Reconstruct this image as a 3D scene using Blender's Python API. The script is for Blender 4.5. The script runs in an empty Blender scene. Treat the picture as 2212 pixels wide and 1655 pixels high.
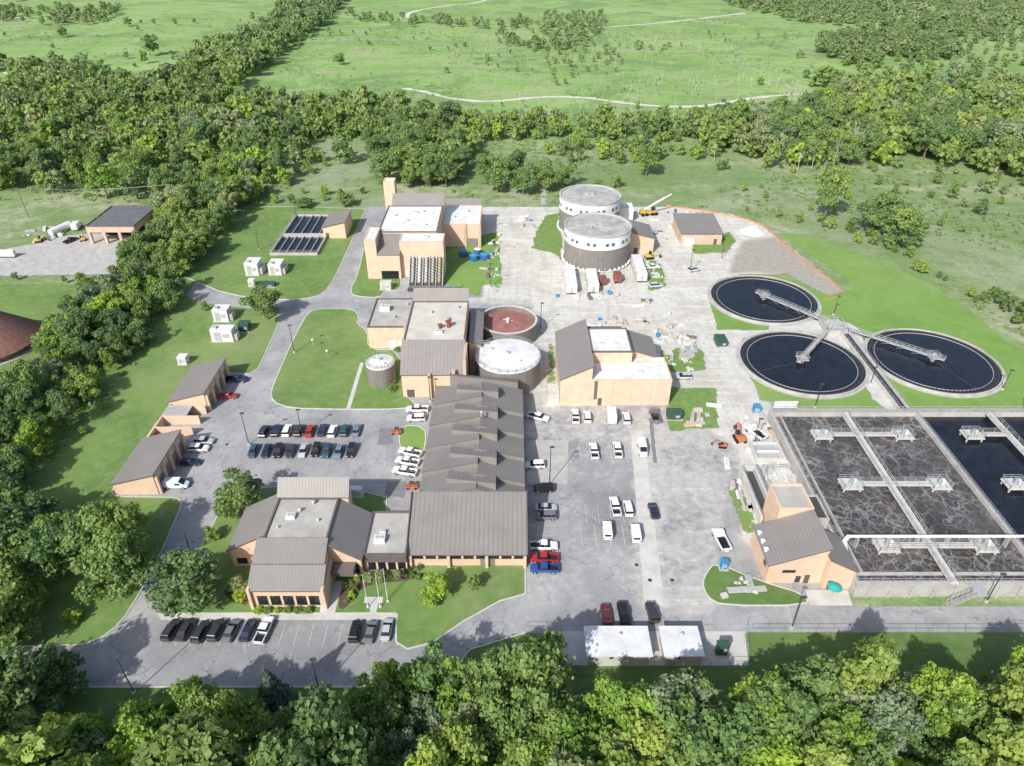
import bpy, math, random, numpy as np
from mathutils import Vector, Matrix
random.seed(7); rng=np.random.default_rng(7)
# ---------------------------------------------------------------- survey: site plan read from the aerial view
H=110.0; F=1534.0
TH=math.atan(1042/1534.); S=math.sin(TH); C=math.cos(TH)
def _D(y): return S+(y-827.)/F*C
def _N(y): return C-(y-827.)/F*S
def gy(y,z=0): return (H-z)*_N(y)/_D(y)
def gx(x,y,z=0): return (H-z)*(x-1106.)/F/_D(y)
def G(x,y,z=0): return (gx(x,y,z),gy(y,z))
def zt(yb,yt): return H-gy(yb)*_D(yt)/_N(yt)
def proj(X,Y,Z):
    d=Y*C+(H-Z)*S; dn=(H-Z)*C-Y*S
    return 1106+F*X/d, 827+F*dn/d
scn=bpy.context.scene; col=scn.collection
# ---------------------------------------------------------------- materials
class NT:
    def __init__(s,name):
        s.m=bpy.data.materials.new(name); s.m.use_nodes=True; s.t=s.m.node_tree
        s.b=s.t.nodes['Principled BSDF']
        g=s.t.nodes.new('ShaderNodeNewGeometry'); s.pos=g.outputs['Position']
    def n(s,ty,**k):
        x=s.t.nodes.new(ty)
        for a,v in k.items(): setattr(x,a,v)
        return x
    def set(s,inp,v):
        if isinstance(v,bpy.types.NodeSocket): s.t.links.new(v,inp)
        else:
            if isinstance(v,(tuple,list)) and len(v)==3 and inp.type=='RGBA': v=(*v,1)
            inp.default_value=v
    def noise(s,scale,detail=4,rough=.55,vec=None,dist=0):
        x=s.n('ShaderNodeTexNoise'); x.inputs['Scale'].default_value=scale; x.inputs['Detail'].default_value=detail
        x.inputs['Roughness'].default_value=rough; x.inputs['Distortion'].default_value=dist
        s.t.links.new(vec or s.pos,x.inputs['Vector']); return x.outputs['Fac']
    def ramp(s,fac,stops):
        r=s.n('ShaderNodeValToRGB'); e=r.color_ramp.elements
        while len(e)<len(stops): e.new(.5)
        for i,(p,c) in enumerate(stops):
            e[i].position=p; e[i].color=(*c,1) if not isinstance(c,(int,float)) else (c,c,c,1)
        s.t.links.new(fac,r.inputs['Fac']); return r.outputs['Color']
    def mix(s,f,a,b,mode='MIX'):
        x=s.n('ShaderNodeMix',data_type='RGBA',blend_type=mode)
        s.set(x.inputs[0],f); s.set(x.inputs[6],a); s.set(x.inputs[7],b); return x.outputs[2]
    def math(s,op,a,b=0,c=0,clamp=False):
        x=s.n('ShaderNodeMath',operation=op,use_clamp=clamp); s.set(x.inputs[0],a); s.set(x.inputs[1],b); s.set(x.inputs[2],c); return x.outputs[0]
    def sep(s,v=None):
        x=s.n('ShaderNodeSeparateXYZ'); s.t.links.new(v or s.pos,x.inputs[0]); return x.outputs
    def mapv(s,scale,rot=0):
        x=s.n('ShaderNodeMapping'); x.inputs['Scale'].default_value=scale; x.inputs['Rotation'].default_value=(0,0,rot); s.t.links.new(s.pos,x.inputs[0]); return x.outputs[0]
    def attr(s,name):
        x=s.n('ShaderNodeAttribute'); x.attribute_name=name; return x.outputs['Fac']
    def bump(s,h,strength=.4,dist=.1):
        x=s.n('ShaderNodeBump'); x.inputs['Strength'].default_value=strength; x.inputs['Distance'].default_value=dist
        s.t.links.new(h,x.inputs['Height']); s.t.links.new(x.outputs[0],s.b.inputs['Normal'])
    def out(s,colr,rough=.8,metal=0,spec=.3):
        s.set(s.b.inputs['Base Color'],colr); s.set(s.b.inputs['Roughness'],rough); s.b.inputs['Metallic'].default_value=metal
        s.b.inputs['Specular IOR Level'].default_value=spec; return s.m
def sc(c,k): return tuple(min(1,x*k) for x in c)
def simple(name,c,var=.25,scale=1.0,rough=.8,metal=0,spec=.3):
    t=NT(name); f=t.noise(scale,5,.6)
    return t.out(t.ramp(f,[(.3,sc(c,1-var)),(.7,sc(c,1+var*.6))]),rough,metal,spec)
def weathered(name,c,stain,scale=.35,rough=.85):
    t=NT(name); a=t.noise(scale,6,.6); b=t.noise(4,4,.6)
    k=t.ramp(a,[(.40,sc(c,.98)),(.74,stain)]); k=t.mix(.3,k,t.ramp(b,[(.3,.65),(.7,1.0)]),'MULTIPLY')
    return t.out(k,rough)
def brickm(name,c):
    t=NT(name); p=t.sep(); a=t.noise(.5,5,.6); b=t.noise(7,3,.6)
    k=t.ramp(a,[(.3,sc(c,.88)),(.7,sc(c,1.06))]); k=t.mix(.25,k,t.ramp(b,[(.3,.75),(.7,1.0)]),'MULTIPLY')
    fz=t.math('FRACT',t.math('MULTIPLY',p[2],1/0.6)); ln=t.math('LESS_THAN',fz,.14)
    k=t.mix(t.math('MULTIPLY',ln,.10),k,sc(c,.6)); return t.out(k,.9)
brick=brickm('peach_brick',(.72,.52,.385)); brick2=brickm('tan_brick',(.57,.435,.335))
def seam(name,axis,c,sp=.62,w=.17,dk=.78):
    t=NT(name); p=t.sep(); f=t.math('FRACT',t.math('MULTIPLY',p[axis],1/sp)); ln=t.math('LESS_THAN',f,w)
    a=t.noise(.25,5,.6); k=t.ramp(a,[(.3,sc(c,.92)),(.7,sc(c,1.07))]); b=t.noise(1.3,4,.7,vec=t.mapv((1,.2,1) if axis==0 else (.2,1,1))); k=t.mix(.15,k,t.ramp(b,[(.3,.75),(.7,1.1)]),'MULTIPLY')
    k=t.mix(ln,k,sc(c,dk)); t.bump(t.math('MULTIPLY',ln,1.),.4,.06); return t.out(k,.5,.0,.4)
RC=(.245,.228,.216)
seamx=seam('standing_seam_roof_metal',0,RC); seamy=seam('standing_seam_roof_metal_crosswise',1,RC)
seamxw=seam('wide_seam_roof_metal',0,RC,.95,.13,.72)
def tankm(name,c):
    t=NT(name); a=t.noise(.4,4); an=t.noise(1.6,2,.5,vec=t.mapv((1,1,.02)))
    k=t.ramp(a,[(.3,sc(c,.9)),(.7,sc(c,1.1))]); k=t.mix(.5,k,t.ramp(an,[(.4,.78),(.6,1.06)]),'MULTIPLY'); return t.out(k,.55)
tankbrown=tankm('tank_cladding_brown',(.22,.205,.192))
fascia=simple('brown_fascia',(.15,.132,.12),.15,1,.5)
whiteroof=weathered('white_roof_membrane',(.79,.80,.81),(.58,.58,.56),.3)
grayroof=weathered('gravel_roof',(.48,.465,.43),(.34,.33,.305),.3)
concrete=weathered('concrete',(.50,.49,.465),(.36,.35,.33),.4)
concrete2=weathered('pale_concrete',(.62,.61,.575),(.46,.45,.42),.35)
trailm=simple('trail_gravel',(.62,.61,.53),.2,.3,.9)
kerbm=simple('kerb_concrete',(.58,.57,.54),.15,.6)
white=simple('white_paint',(.78,.79,.79),.06,.7,.45); offwhite=weathered('faded_white',(.74,.75,.74),(.58,.58,.56),.8)
marking=simple('worn_road_marking',(.54,.54,.53),.3,1.2,.8)
steel=simple('galvanised_steel',(.48,.485,.485),.15,.8,.45,.2); darksteel=simple('dark_steel',(.07,.07,.072),.2,1,.5)
glass=simple('dark_glass',(.018,.022,.028),.2,1,.08,0,.6); black=simple('black_rubber',(.02,.02,.02),.2,2,.7)
door_m=simple('brown_door',(.12,.10,.09),.15,1,.6); shadowdoor=simple('roller_door',(.24,.22,.20),.2,2,.6)
green_box=simple('green_enamel',(.045,.10,.075),.15,1,.45); rust=simple('rusty_steel',(.24,.085,.045),.4,1.5,.85)
redbox=simple('red_container_paint',(.25,.095,.08),.25,.6,.6); yellow=simple('yellow_machine_paint',(.60,.41,.08),.15,1,.45)
orange=simple('orange_machine_paint',(.50,.16,.07),.15,1,.45); bluetank=simple('blue_tank_paint',(.04,.14,.34),.2,1,.4)
bluelid=simple('blue_tarpaulin',(.06,.26,.48),.2,1.5,.6)
teal=simple('teal_canvas',(.03,.38,.36),.1,2,.6); bark=simple('bark',(.19,.16,.13),.35,2,.95); paleb=simple('dead_wood',(.46,.44,.39),.25,1.2,.95)
t=NT('red_tank_cover'); a=t.noise(.5,6,.6); red_cover=t.out(t.ramp(a,[(.3,(.26,.11,.10)),(.6,(.34,.155,.14)),(.8,(.40,.24,.22))]),.8)
t=NT('domed_roof_concrete'); a=t.noise(.25,7,.7); digtop=t.out(t.ramp(a,[(.3,(.24,.24,.22)),(.5,(.38,.38,.36)),(.72,(.52,.52,.5))]),.9)
t=NT('conical_shingle'); a=t.noise(1.2,5,.6); coneroof=t.out(t.ramp(a,[(.3,(.17,.085,.068)),(.7,(.27,.145,.12))]),.9)
t=NT('metal_grey_roof'); a=t.noise(.5,5,.6); greyroof2=t.out(t.ramp(a,[(.3,(.12,.125,.135)),(.7,(.17,.175,.185))]),.6)
# leaves
def leaf(name,dk,md,lt,hue=.12):
    t=NT(name); a=t.noise(.075,2,.5); b=t.noise(.9,3,.6); a2=t.noise(.012,4,.6); oi=t.n('ShaderNodeObjectInfo')
    k=t.ramp(b,[(.28,dk),(.5,md),(.75,lt)]); 
    k=t.mix(.65,k,t.ramp(a,[(.36,(.68,.80,.78)),(.5,(.97,1.0,.93)),(.64,(1.32,1.22,.98))]),'MULTIPLY')
    k=t.mix(.4,k,t.ramp(a2,[(.4,(.80,.88,.88)),(.6,(1.2,1.14,1.0))]),'MULTIPLY')
    k=t.mix(.6,k,t.ramp(oi.outputs['Random'],[(0,(.72,.84,.82)),(.35,(.97,1,1)),(.7,(1.12,1.08,.95)),(1,(1.5,1.3,.85))]),'MULTIPLY')
    p=t.sep(); k=t.mix(t.ramp(t.math('MULTIPLY',p[1],.001),[(.15,0),(.9,.5)]),k,(.30,.40,.23))  # distance haze painted into the leaf colour: paler grey-green further off
    t.out(k,.62,0,.25)
    tr=t.n('ShaderNodeBsdfTranslucent'); t.t.links.new(k,tr.inputs['Color']); ms=t.n('ShaderNodeMixShader'); ms.inputs[0].default_value=.42
    t.t.links.new(t.b.outputs[0],ms.inputs[1]); t.t.links.new(tr.outputs[0],ms.inputs[2])
    t.t.links.new(ms.outputs[0],t.t.nodes['Material Output'].inputs[0]); return t.m
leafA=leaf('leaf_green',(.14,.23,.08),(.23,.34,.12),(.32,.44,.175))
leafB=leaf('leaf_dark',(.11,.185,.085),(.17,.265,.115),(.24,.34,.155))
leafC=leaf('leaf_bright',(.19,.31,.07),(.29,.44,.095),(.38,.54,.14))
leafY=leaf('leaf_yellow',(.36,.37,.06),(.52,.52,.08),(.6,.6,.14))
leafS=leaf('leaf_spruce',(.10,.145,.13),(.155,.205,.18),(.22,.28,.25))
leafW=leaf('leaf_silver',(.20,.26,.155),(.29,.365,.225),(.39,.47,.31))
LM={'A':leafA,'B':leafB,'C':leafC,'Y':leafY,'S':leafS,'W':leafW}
# lawns
def lawnm(name,a,b,c,amt=.6):
    t=NT(name); n1=t.noise(.06,5,.6,dist=.5); n2=t.noise(.35,6,.7); n3=t.noise(5,3,.7)
    k=t.ramp(n1,[(.35,a),(.65,b)]); k=t.mix(t.ramp(n2,[(.47,0),(.72,amt)]),k,c); k=t.mix(t.ramp(t.noise(.02,4,.6),[(.48,0),(.7,.6)]),k,c)
    k=t.mix(.4,k,t.ramp(n3,[(.3,.6),(.7,1.15)]),'MULTIPLY'); return t.out(k,.95,0,.1)
lawn=lawnm('mown_grass',(.125,.22,.062),(.18,.285,.082),(.29,.33,.16))
lawn2=lawnm('mown_grass_lush',(.155,.285,.065),(.20,.34,.085),(.275,.355,.14))
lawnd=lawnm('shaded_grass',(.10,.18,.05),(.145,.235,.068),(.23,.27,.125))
# ---------------------------------------------------------------- mesh helpers
class MB:
    def __init__(s): s.v=[];s.f=[];s.m=[]
    def add(s,vs,fs,mi=0):
        o=len(s.v); s.v+=[tuple(p) for p in vs]; s.f+=[tuple(i+o for i in f) for f in fs]; s.m+=[mi]*len(fs); return s
    def hexa(s,b,t,mi=0): return s.add(list(b)+list(t),[(3,2,1,0),(4,5,6,7),(0,1,5,4),(1,2,6,5),(2,3,7,6),(3,0,4,7)],mi)
    def box(s,x0,x1,y0,y1,z0,z1,mi=0):
        return s.hexa([(x0,y0,z0),(x1,y0,z0),(x1,y1,z0),(x0,y1,z0)],[(x0,y0,z1),(x1,y0,z1),(x1,y1,z1),(x0,y1,z1)],mi)
    def cyl(s,cx,cy,r,z0,z1,n=24,r2=None,mi=0):
        r2=r if r2 is None else r2; vs=[]
        for rr,z in((r,z0),(r2,z1)):
            for i in range(n):
                a=2*math.pi*i/n; vs.append((cx+rr*math.cos(a),cy+rr*math.sin(a),z))
        return s.add(vs,[(i,(i+1)%n,n+(i+1)%n,n+i) for i in range(n)]+[tuple(range(n-1,-1,-1)),tuple(range(n,2*n))],mi)
    def ring(s,cx,cy,r0,r1,z0,z1,n=64,mi=0):
        vs=[]
        for rr,z in((r0,z0),(r1,z0),(r1,z1),(r0,z1)):
            for i in range(n):
                a=2*math.pi*i/n; vs.append((cx+rr*math.cos(a),cy+rr*math.sin(a),z))
        fs=[]
        for k in range(4):
            k2=(k+1)%4
            for i in range(n):
                j=(i+1)%n; fs.append((k*n+i,k*n+j,k2*n+j,k2*n+i))
        return s.add(vs,fs,mi)
    def tube(s,p,q,r,n=6,r2=None,mi=0):
        p=Vector(p);q=Vector(q);d=(q-p)
        if d.length<1e-6: return s
        d.normalize(); u=d.orthogonal().normalized(); w=d.cross(u); r2=r if r2 is None else r2; vs=[]
        for c,rr in((p,r),(q,r2)):
            for i in range(n):
                a=2*math.pi*i/n; vs.append(c+(u*math.cos(a)+w*math.sin(a))*rr)
        return s.add(vs,[(i,(i+1)%n,n+(i+1)%n,n+i) for i in range(n)]+[tuple(range(n-1,-1,-1)),tuple(range(n,2*n))],mi)
    def beam(s,p,q,w,h,mi=0):
        p=Vector(p);q=Vector(q);d=(q-p).normalized(); sd=Vector((-d.y,d.x,0)); sd=sd.normalized()*w/2 if sd.length>1e-6 else Vector((w/2,0,0)); up=Vector((0,0,h))
        return s.hexa([p-sd,p+sd,q+sd,q-sd][::-1],[p-sd+up,p+sd+up,q+sd+up,q-sd+up][::-1],mi)
    def rail(s,pts,h=1.1,step=2.2,r=.045,mi=0):
        for a,b in zip(pts,pts[1:]):
            a=Vector(a);b=Vector(b);L=(b-a).length;n=max(1,int(L/step))
            for i in range(n+1):
                c=a+(b-a)*i/n; s.tube(c,c+Vector((0,0,h)),r,4,mi=mi)
            for k in(.5,1): s.tube(a+Vector((0,0,h*k)),b+Vector((0,0,h*k)),r,4,mi=mi)
        return s
def mkmesh(name,mb,mats,off=(0,0,0)):
    me=bpy.data.meshes.new(name); ox,oy,oz=off
    me.from_pydata([(a-ox,b-oy,c-oz) for a,b,c in mb.v],[],mb.f)
    for m in(mats if isinstance(mats,(list,tuple)) else [mats]): me.materials.append(m)
    me.polygons.foreach_set('material_index',mb.m); me.update(); return me
def meta(o,label,cat,group=None,kind=None):
    if label:o['label']=label
    if cat:o['category']=cat
    if group:o['group']=group
    if kind:o['kind']=kind
class Thing:
    def __init__(s,name,label,cat,loc=(0,0,0),rot=0,group=None):
        s.o=bpy.data.objects.new(name,None); s.o.empty_display_size=.5; s.o.location=loc; s.o.rotation_euler=(0,0,rot); col.objects.link(s.o); s.loc=loc; s.roof=None
        meta(s.o,label,cat,group)
    def part(s,name,mb,mats,label=None,parent=None,local=False):
        me=mb if isinstance(mb,bpy.types.Mesh) else mkmesh(name,mb,mats,(0,0,0) if local else s.loc)
        o=bpy.data.objects.new(name,me); o.parent=parent or s.o; col.objects.link(o)
        if name=='roof': s.roof=o
        if label:o['label']=label
        return o
def structure(name,mb,mats):
    o=bpy.data.objects.new(name,mkmesh(name,mb,mats)); col.objects.link(o); o['kind']='structure'; return o
def chaikin(p,n=2,closed=True):
    for _ in range(n):
        q=[];L=len(p)
        for i in range(L if closed else L-1):
            a=p[i];b=p[(i+1)%L]; q.append((a[0]*.75+b[0]*.25,a[1]*.75+b[1]*.25)); q.append((a[0]*.25+b[0]*.75,a[1]*.25+b[1]*.75))
        p=q if closed else [p[0]]+q+[p[-1]]
    return p
def wpoly(px,z=0): return [G(x,y,z) for x,y in px]
def ragged(p,amp,step=1.5):
    q=[];n=len(p)
    for i in range(n):
        a=p[i];b=p[(i+1)%n];k=max(1,min(60,int(math.dist(a,b)/step)))
        for j in range(k): u=j/k; q.append((a[0]+(b[0]-a[0])*u+random.gauss(0,amp),a[1]+(b[1]-a[1])*u+random.gauss(0,amp)))
    return q
def sheet(name,px,z,mat,smooth=0,world=False,rag=0):
    p=list(px) if world else wpoly(px)
    if smooth:p=chaikin(p,smooth)
    if rag:p=ragged(p,rag)
    mb=MB(); mb.add([(a,b,z) for a,b in p],[tuple(range(len(p)))])
    me=mkmesh(name,mb,mat)
    if len(me.polygons) and me.polygons[0].normal.z<0: me.flip_normals()
    o=bpy.data.objects.new(name,me); col.objects.link(o); o['kind']='structure'; return p
def kerb(p,w=.26,z1=.15,closed=True,name='kerb'):
    mb=MB(); n=len(p)
    for i in range(n if closed else n-1):
        a=p[i];b=p[(i+1)%n]
        if math.dist(a,b)>.05: mb.beam((a[0],a[1],0),(b[0],b[1],0),w,z1+random.uniform(-.004,.004))
    structure(name,mb,kerbm)
def strip(name,px,w,z,mat,smooth=2,jit=0):
    p=[Vector(q) for q in chaikin(wpoly(px),smooth,False)]
    mb=MB(); vs=[]
    for i,q in enumerate(p):
        d=(p[min(i+1,len(p)-1)]-p[max(i-1,0)]).normalized(); nn=Vector((-d.y,d.x))*w/2*(1+random.uniform(-jit,jit))
        vs+=[(q.x+nn.x,q.y+nn.y,z),(q.x-nn.x,q.y-nn.y,z)]
    mb.add(vs,[(2*i,2*i+1,2*i+3,2*i+2) for i in range(len(p)-1)]); structure(name,mb,mat)
def inpoly(X,Y,poly):
    r=np.zeros(X.shape,bool);n=len(poly);j=n-1
    for i in range(n):
        xi,yi=poly[i];xj,yj=poly[j]
        c=((yi>Y)!=(yj>Y))&(X<(xj-xi)*(Y-yi)/((yj-yi) if yj!=yi else 1e-9)+xi); r^=c; j=i
    return r
def patchy(x,y,s=1.0):
    x=np.asarray(x)*s; y=np.asarray(y)*s
    return np.sin(x*.021+2*np.sin(y*.013))+np.sin(y*.03+1.7*np.sin(x*.017+1))+.7*np.sin(x*.06+y*.045+np.sin(x*.03)*2)
# ---------------------------------------------------------------- ground
t=NT('meadow'); p=t.sep()
n1=t.noise(.006,5,.6); n2=t.noise(.03,6,.7,dist=.6); n3=t.noise(.16,6,.75); n4=t.noise(1.1,5,.8); n5=t.noise(.011,7,.7,dist=1.8)
n6=t.noise(.02,6,.7,vec=t.mapv((.35,1.4,1),.15),dist=.8)
k=t.ramp(n1,[(.35,(.21,.36,.10)),(.52,(.275,.44,.135)),(.66,(.35,.49,.185))])
k=t.mix(t.ramp(n2,[(.44,0),(.60,.8)]),k,(.36,.41,.22)); k=t.mix(t.ramp(n5,[(.50,0),(.58,.7)]),k,(.165,.275,.10)); k=t.mix(t.ramp(n6,[(.52,0),(.62,.6)]),k,(.20,.32,.125))
k=t.mix(t.ramp(n3,[(.50,0),(.62,.5)]),k,(.15,.255,.09)); k=t.mix(.6,k,t.ramp(n4,[(.35,.5),(.65,1.25)]),'MULTIPLY')
# rank, browner growth on the near side of the tree belt
near=t.math('MULTIPLY',t.ramp(t.math('MULTIPLY_ADD',p[1],.0016,.0),[(.56,1),(.74,0)]),.85)
nm=t.ramp(n2,[(.35,(.18,.265,.11)),(.5,(.29,.345,.18)),(.62,(.43,.44,.31))]); nm=t.mix(t.ramp(n3,[(.46,0),(.60,.7)]),nm,(.15,.225,.095)); nm=t.mix(t.ramp(n6,[(.48,0),(.56,.7)]),nm,(.17,.26,.10)); nm=t.mix(t.ramp(n5,[(.53,0),(.60,.6)]),nm,(.36,.385,.27)); nm=t.mix(.65,nm,t.ramp(n4,[(.35,.5),(.65,1.2)]),'MULTIPLY')
k=t.mix(near,k,nm)
meadow=t.out(k,.95,0,.1)
gm=MB(); gm.add([(-4000,-1500,0),(4000,-1500,0),(4000,6500,0),(-4000,6500,0)],[(0,1,2,3)]); structure('ground',gm,meadow)
# pavement grid with weathering attributes
pave=wpoly([(-400,1484),(925,1484),(985,1440),(1015,1400),(1130,1366),(2700,1366),(2700,1306),(1840,1306),(1700,900),(1700,860),(1640,780),(1560,700),(1530,625),(1600,592),(1700,590),(1790,640),(1825,628),(1760,575),(1690,520),(1640,486),(1580,462),(1440,446),(790,446),(720,600),(620,640),(380,598),(200,1100),(-400,1396)])
nx,ny=265,236; xs=np.linspace(-110,155,nx+1); ys=np.linspace(66,302,ny+1); XX,YY=np.meshgrid(xs,ys)
def mask(lst,blur):
    m=np.zeros(XX.shape)
    for v,px in lst: m=np.where(inpoly(XX,YY,wpoly(px)),v,m)
    for _ in range(blur):
        q=np.pad(m,1,mode='edge'); m=(q[:-2,1:-1]+q[2:,1:-1]+q[1:-1,:-2]+q[1:-1,2:]+2*q[1:-1,1:-1])/6
    return m
dust=mask([(.18,[(1135,870),(1560,870),(1560,1310),(1135,1310)]),(.40,[(1135,880),(1560,880),(1560,960),(1135,950)]),(.52,[(1365,930),(1600,930),(1560,1160),(1540,1330),(1380,1330)]),(.40,[(1420,930),(1600,930),(1560,1160),(1540,1300),(1440,1330)]),
 (.85,[(1150,640),(1560,640),(1600,860),(1150,880)]),
 (1.5,[(1045,446),(1640,446),(1800,640),(1540,625),(1560,700),(1650,860),(1670,900),(1830,1180),(1610,1180),(1600,960),(1540,930),(1540,840),(1495,705),(1175,700),(1150,645),(1045,640),(1045,500)]),
 (.6,[(960,640),(1150,640),(1170,700),(1200,860),(1165,860),(1160,660),(960,655)])],3)
grass=mask([(1,[(1180,465),(1208,460),(1215,560),(1235,592),(1200,548),(1150,535),(1158,500)]),(.75,[(1425,755),(1515,750),(1530,800),(1432,806)]),(.8,[(1438,835),(1548,838),(1553,925),(1442,930)]),(.8,[(1490,520),(1575,500),(1590,520),(1570,545),(1500,548)]),
 (.5,[(1060,505),(1080,505),(1085,630),(1060,640)]),(.7,[(1400,560),(1430,565),(1440,620),(1400,630)]),(.55,[(1180,740),(1200,740),(1208,860),(1185,860)]),(.6,[(1565,1050),(1600,1050),(1650,1150),(1600,1150)])],1)
soil=mask([(.85,[(1570,590),(1600,520),(1680,510),(1830,630),(1780,650),(1700,598),(1640,588)]),(.35,[(1000,450),(1050,450),(1050,500),(1000,500)])],6)
darkm=mask([(.8,[(1250,1060),(1390,1065),(1395,1180),(1270,1175)]),(.6,[(330,1480),(330,1330),(870,1330),(870,1480)]),(.45,[(535,905),(800,905),(795,1000),(520,1000)]),(.4,[(790,446),(760,600),(720,620),(750,560)]),(.3,[(1135,960),(1360,960),(1370,1060),(1135,1060)])],2)
keep=inpoly((XX[:-1,:-1]+XX[1:,1:])/2,(YY[:-1,:-1]+YY[1:,1:])/2,pave)
idx=np.arange((nx+1)*(ny+1)).reshape(ny+1,nx+1)
q=np.stack([idx[:-1,:-1],idx[:-1,1:],idx[1:,1:],idx[1:,:-1]],-1)[keep]
me=bpy.data.meshes.new('pavement'); vz=np.full(XX.size,.02)
me.from_pydata(np.stack([XX.ravel(),YY.ravel(),vz],-1).tolist(),[],q.tolist())
for nm_,a in(('dust',dust),('grass',grass),('soil',soil),('dark',darkm)):
    at=me.attributes.new(nm_,'FLOAT','POINT'); at.data.foreach_set('value',a.ravel().astype(np.float32))
t=NT('worn_asphalt')
n1=t.noise(.09,6,.65,dist=.5); n2=t.noise(.6,6,.65,dist=.4); n3=t.noise(9,3,.6)
ac=t.ramp(n1,[(.33,(.29,.29,.295)),(.52,(.37,.37,.375)),(.7,(.45,.448,.44))])
ac=t.mix(t.math('MULTIPLY',t.attr('dark'),.6),ac,(.20,.202,.21))
ac=t.mix(.4,ac,t.ramp(n2,[(.3,.72),(.7,1.1)]),'MULTIPLY')
st=t.noise(.35,6,.8,vec=t.mapv((1,.25,1)),dist=1.2); ac=t.mix(t.ramp(st,[(.57,0),(.70,.45)]),ac,(.60,.59,.57))
st2=t.noise(.14,5,.7,dist=1.2); ac=t.mix(t.ramp(st2,[(.56,0),(.66,.35)]),ac,(.23,.23,.24))
vo=t.n('ShaderNodeTexVoronoi',feature='DISTANCE_TO_EDGE'); vo.inputs['Scale'].default_value=.085
dn=t.n('ShaderNodeVectorMath',operation='ADD'); nn=t.n('ShaderNodeTexNoise'); nn.inputs['Scale'].default_value=.22; nn.inputs['Detail'].default_value=4; t.t.links.new(t.pos,nn.inputs['Vector'])
ml=t.n('ShaderNodeVectorMath',operation='SCALE'); t.t.links.new(nn.outputs['Color'],ml.inputs[0]); ml.inputs['Scale'].default_value=9
t.t.links.new(t.pos,dn.inputs[0]); t.t.links.new(ml.outputs[0],dn.inputs[1]); t.t.links.new(dn.outputs[0],vo.inputs['Vector'])
cr=t.math('LESS_THAN',vo.outputs['Distance'],.008); ac=t.mix(t.math('MULTIPLY',cr,.45),ac,(.14,.14,.145))
# tyre tracks pressed in the gravel: long, slightly curved streaks in two directions
tk1=t.noise(.7,4,.7,vec=t.mapv((1,.05,1),.12),dist=.4); tk2=t.noise(.7,4,.7,vec=t.mapv((.05,1,1),-.2),dist=.4)
gr=t.ramp(n2,[(.3,(.50,.485,.44)),(.5,(.605,.59,.54)),(.72,(.69,.675,.63))]); gr=t.mix(t.ramp(n1,[(.46,0),(.64,.6)]),gr,(.44,.415,.36)); gr=t.mix(t.ramp(tk1,[(.52,0),(.62,.45)]),gr,(.42,.395,.345)); gr=t.mix(t.ramp(tk2,[(.54,0),(.62,.5)]),gr,(.76,.75,.71)); gr=t.mix(t.ramp(st2,[(.53,0),(.62,.4)]),gr,(.41,.39,.34))
def thr(at,lo,hi,amp=.7):
    a=t.math('ADD',t.attr(at),t.math('MULTIPLY',t.math('SUBTRACT',n2,.5),amp)); a=t.math('ADD',a,t.math('MULTIPLY',t.math('SUBTRACT',n1,.5),.9)); return t.ramp(a,[(lo,0),(hi,1)])
k=t.mix(thr('dust',.22,.72),ac,gr); k=t.mix(thr('soil',.25,.75),k,t.ramp(n2,[(.3,(.30,.275,.235)),(.7,(.43,.405,.355))]))
gc=t.ramp(n2,[(.3,(.13,.22,.06)),(.7,(.22,.32,.10))]); k=t.mix(thr('grass',.38,.5,1.2),k,gc)
k=t.mix(.35,k,t.ramp(n3,[(.3,.70),(.7,1.08)]),'MULTIPLY'); pm=t.out(k,.9,0,.2)
me.materials.append(pm); o=bpy.data.objects.new('pavement',me); col.objects.link(o); o['kind']='structure'
# lawns with kerbs
def L(px,mat=lawn,sm=2,kb=True,z=.12,name='lawn',rag=0):
    p=sheet(name,px,z,mat,sm,rag=rag)
    if kb: kerb(p)
    return p
p=sheet('lawn',[(-700,1400),(150,1397),(215,1382),(262,1345),(300,1285),(345,1200),(378,1125),(393,1092),(388,1076),(340,1074),(250,1074),(238,1060),(365,875),(480,792),(490,806),(552,808),(575,760),(604,695),(600,674),(545,665),(440,656),(395,636),(350,606),(-900,640)],.12,lawn,1); kerb(p[:22],closed=False)
kerb(p[-30:-8],closed=False)
L([(668,672),(690,667),(760,667),(776,682),(770,700),(795,715),(795,755),(866,757),(870,850),(893,868),(900,884),(660,884),(603,876),(584,858),(590,832),(636,727)],sm=1)
L([(250,448),(792,446),(782,470),(742,560),(712,622),(680,644),(600,648),(490,636),(425,608),(400,598),(200,590)],sm=1)
L([(790,520),(772,598),(756,625),(764,640),(822,643),(830,628),(866,627),(866,590)],sm=1)
L([(958,530),(1075,500),(1083,612),(1040,617),(1032,640),(957,612)],lawn2,0,False,rag=.25)
L([(362,1325),(402,1240),(440,1170),(475,1105),(500,1060),(590,1052),(750,1052),(835,1075),(835,1105),(1133,1100),(1135,1283),(1080,1298),(1000,1343),(935,1388),(880,1402),(856,1387),(855,1325)],lawn,0)
L([(868,918),(918,922),(920,960),(905,1000),(880,990),(860,960)],lawn2,1)
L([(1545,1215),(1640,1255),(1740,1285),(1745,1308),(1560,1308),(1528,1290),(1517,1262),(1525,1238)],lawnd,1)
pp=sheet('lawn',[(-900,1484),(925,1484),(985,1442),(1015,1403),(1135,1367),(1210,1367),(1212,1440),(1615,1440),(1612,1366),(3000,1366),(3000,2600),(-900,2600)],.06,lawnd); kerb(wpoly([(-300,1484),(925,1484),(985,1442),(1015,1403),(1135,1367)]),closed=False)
L([(1545,700),(1528,640),(1532,612),(1600,590),(1700,596),(1770,640),(1850,628),(1830,600),(1675,503),(1720,505),(1900,560),(2060,640),(2212,770),(2700,1010),(2700,1300),(2130,880),(1640,884),(1590,800)],lawn2,1,False,.09,rag=.3)
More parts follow.
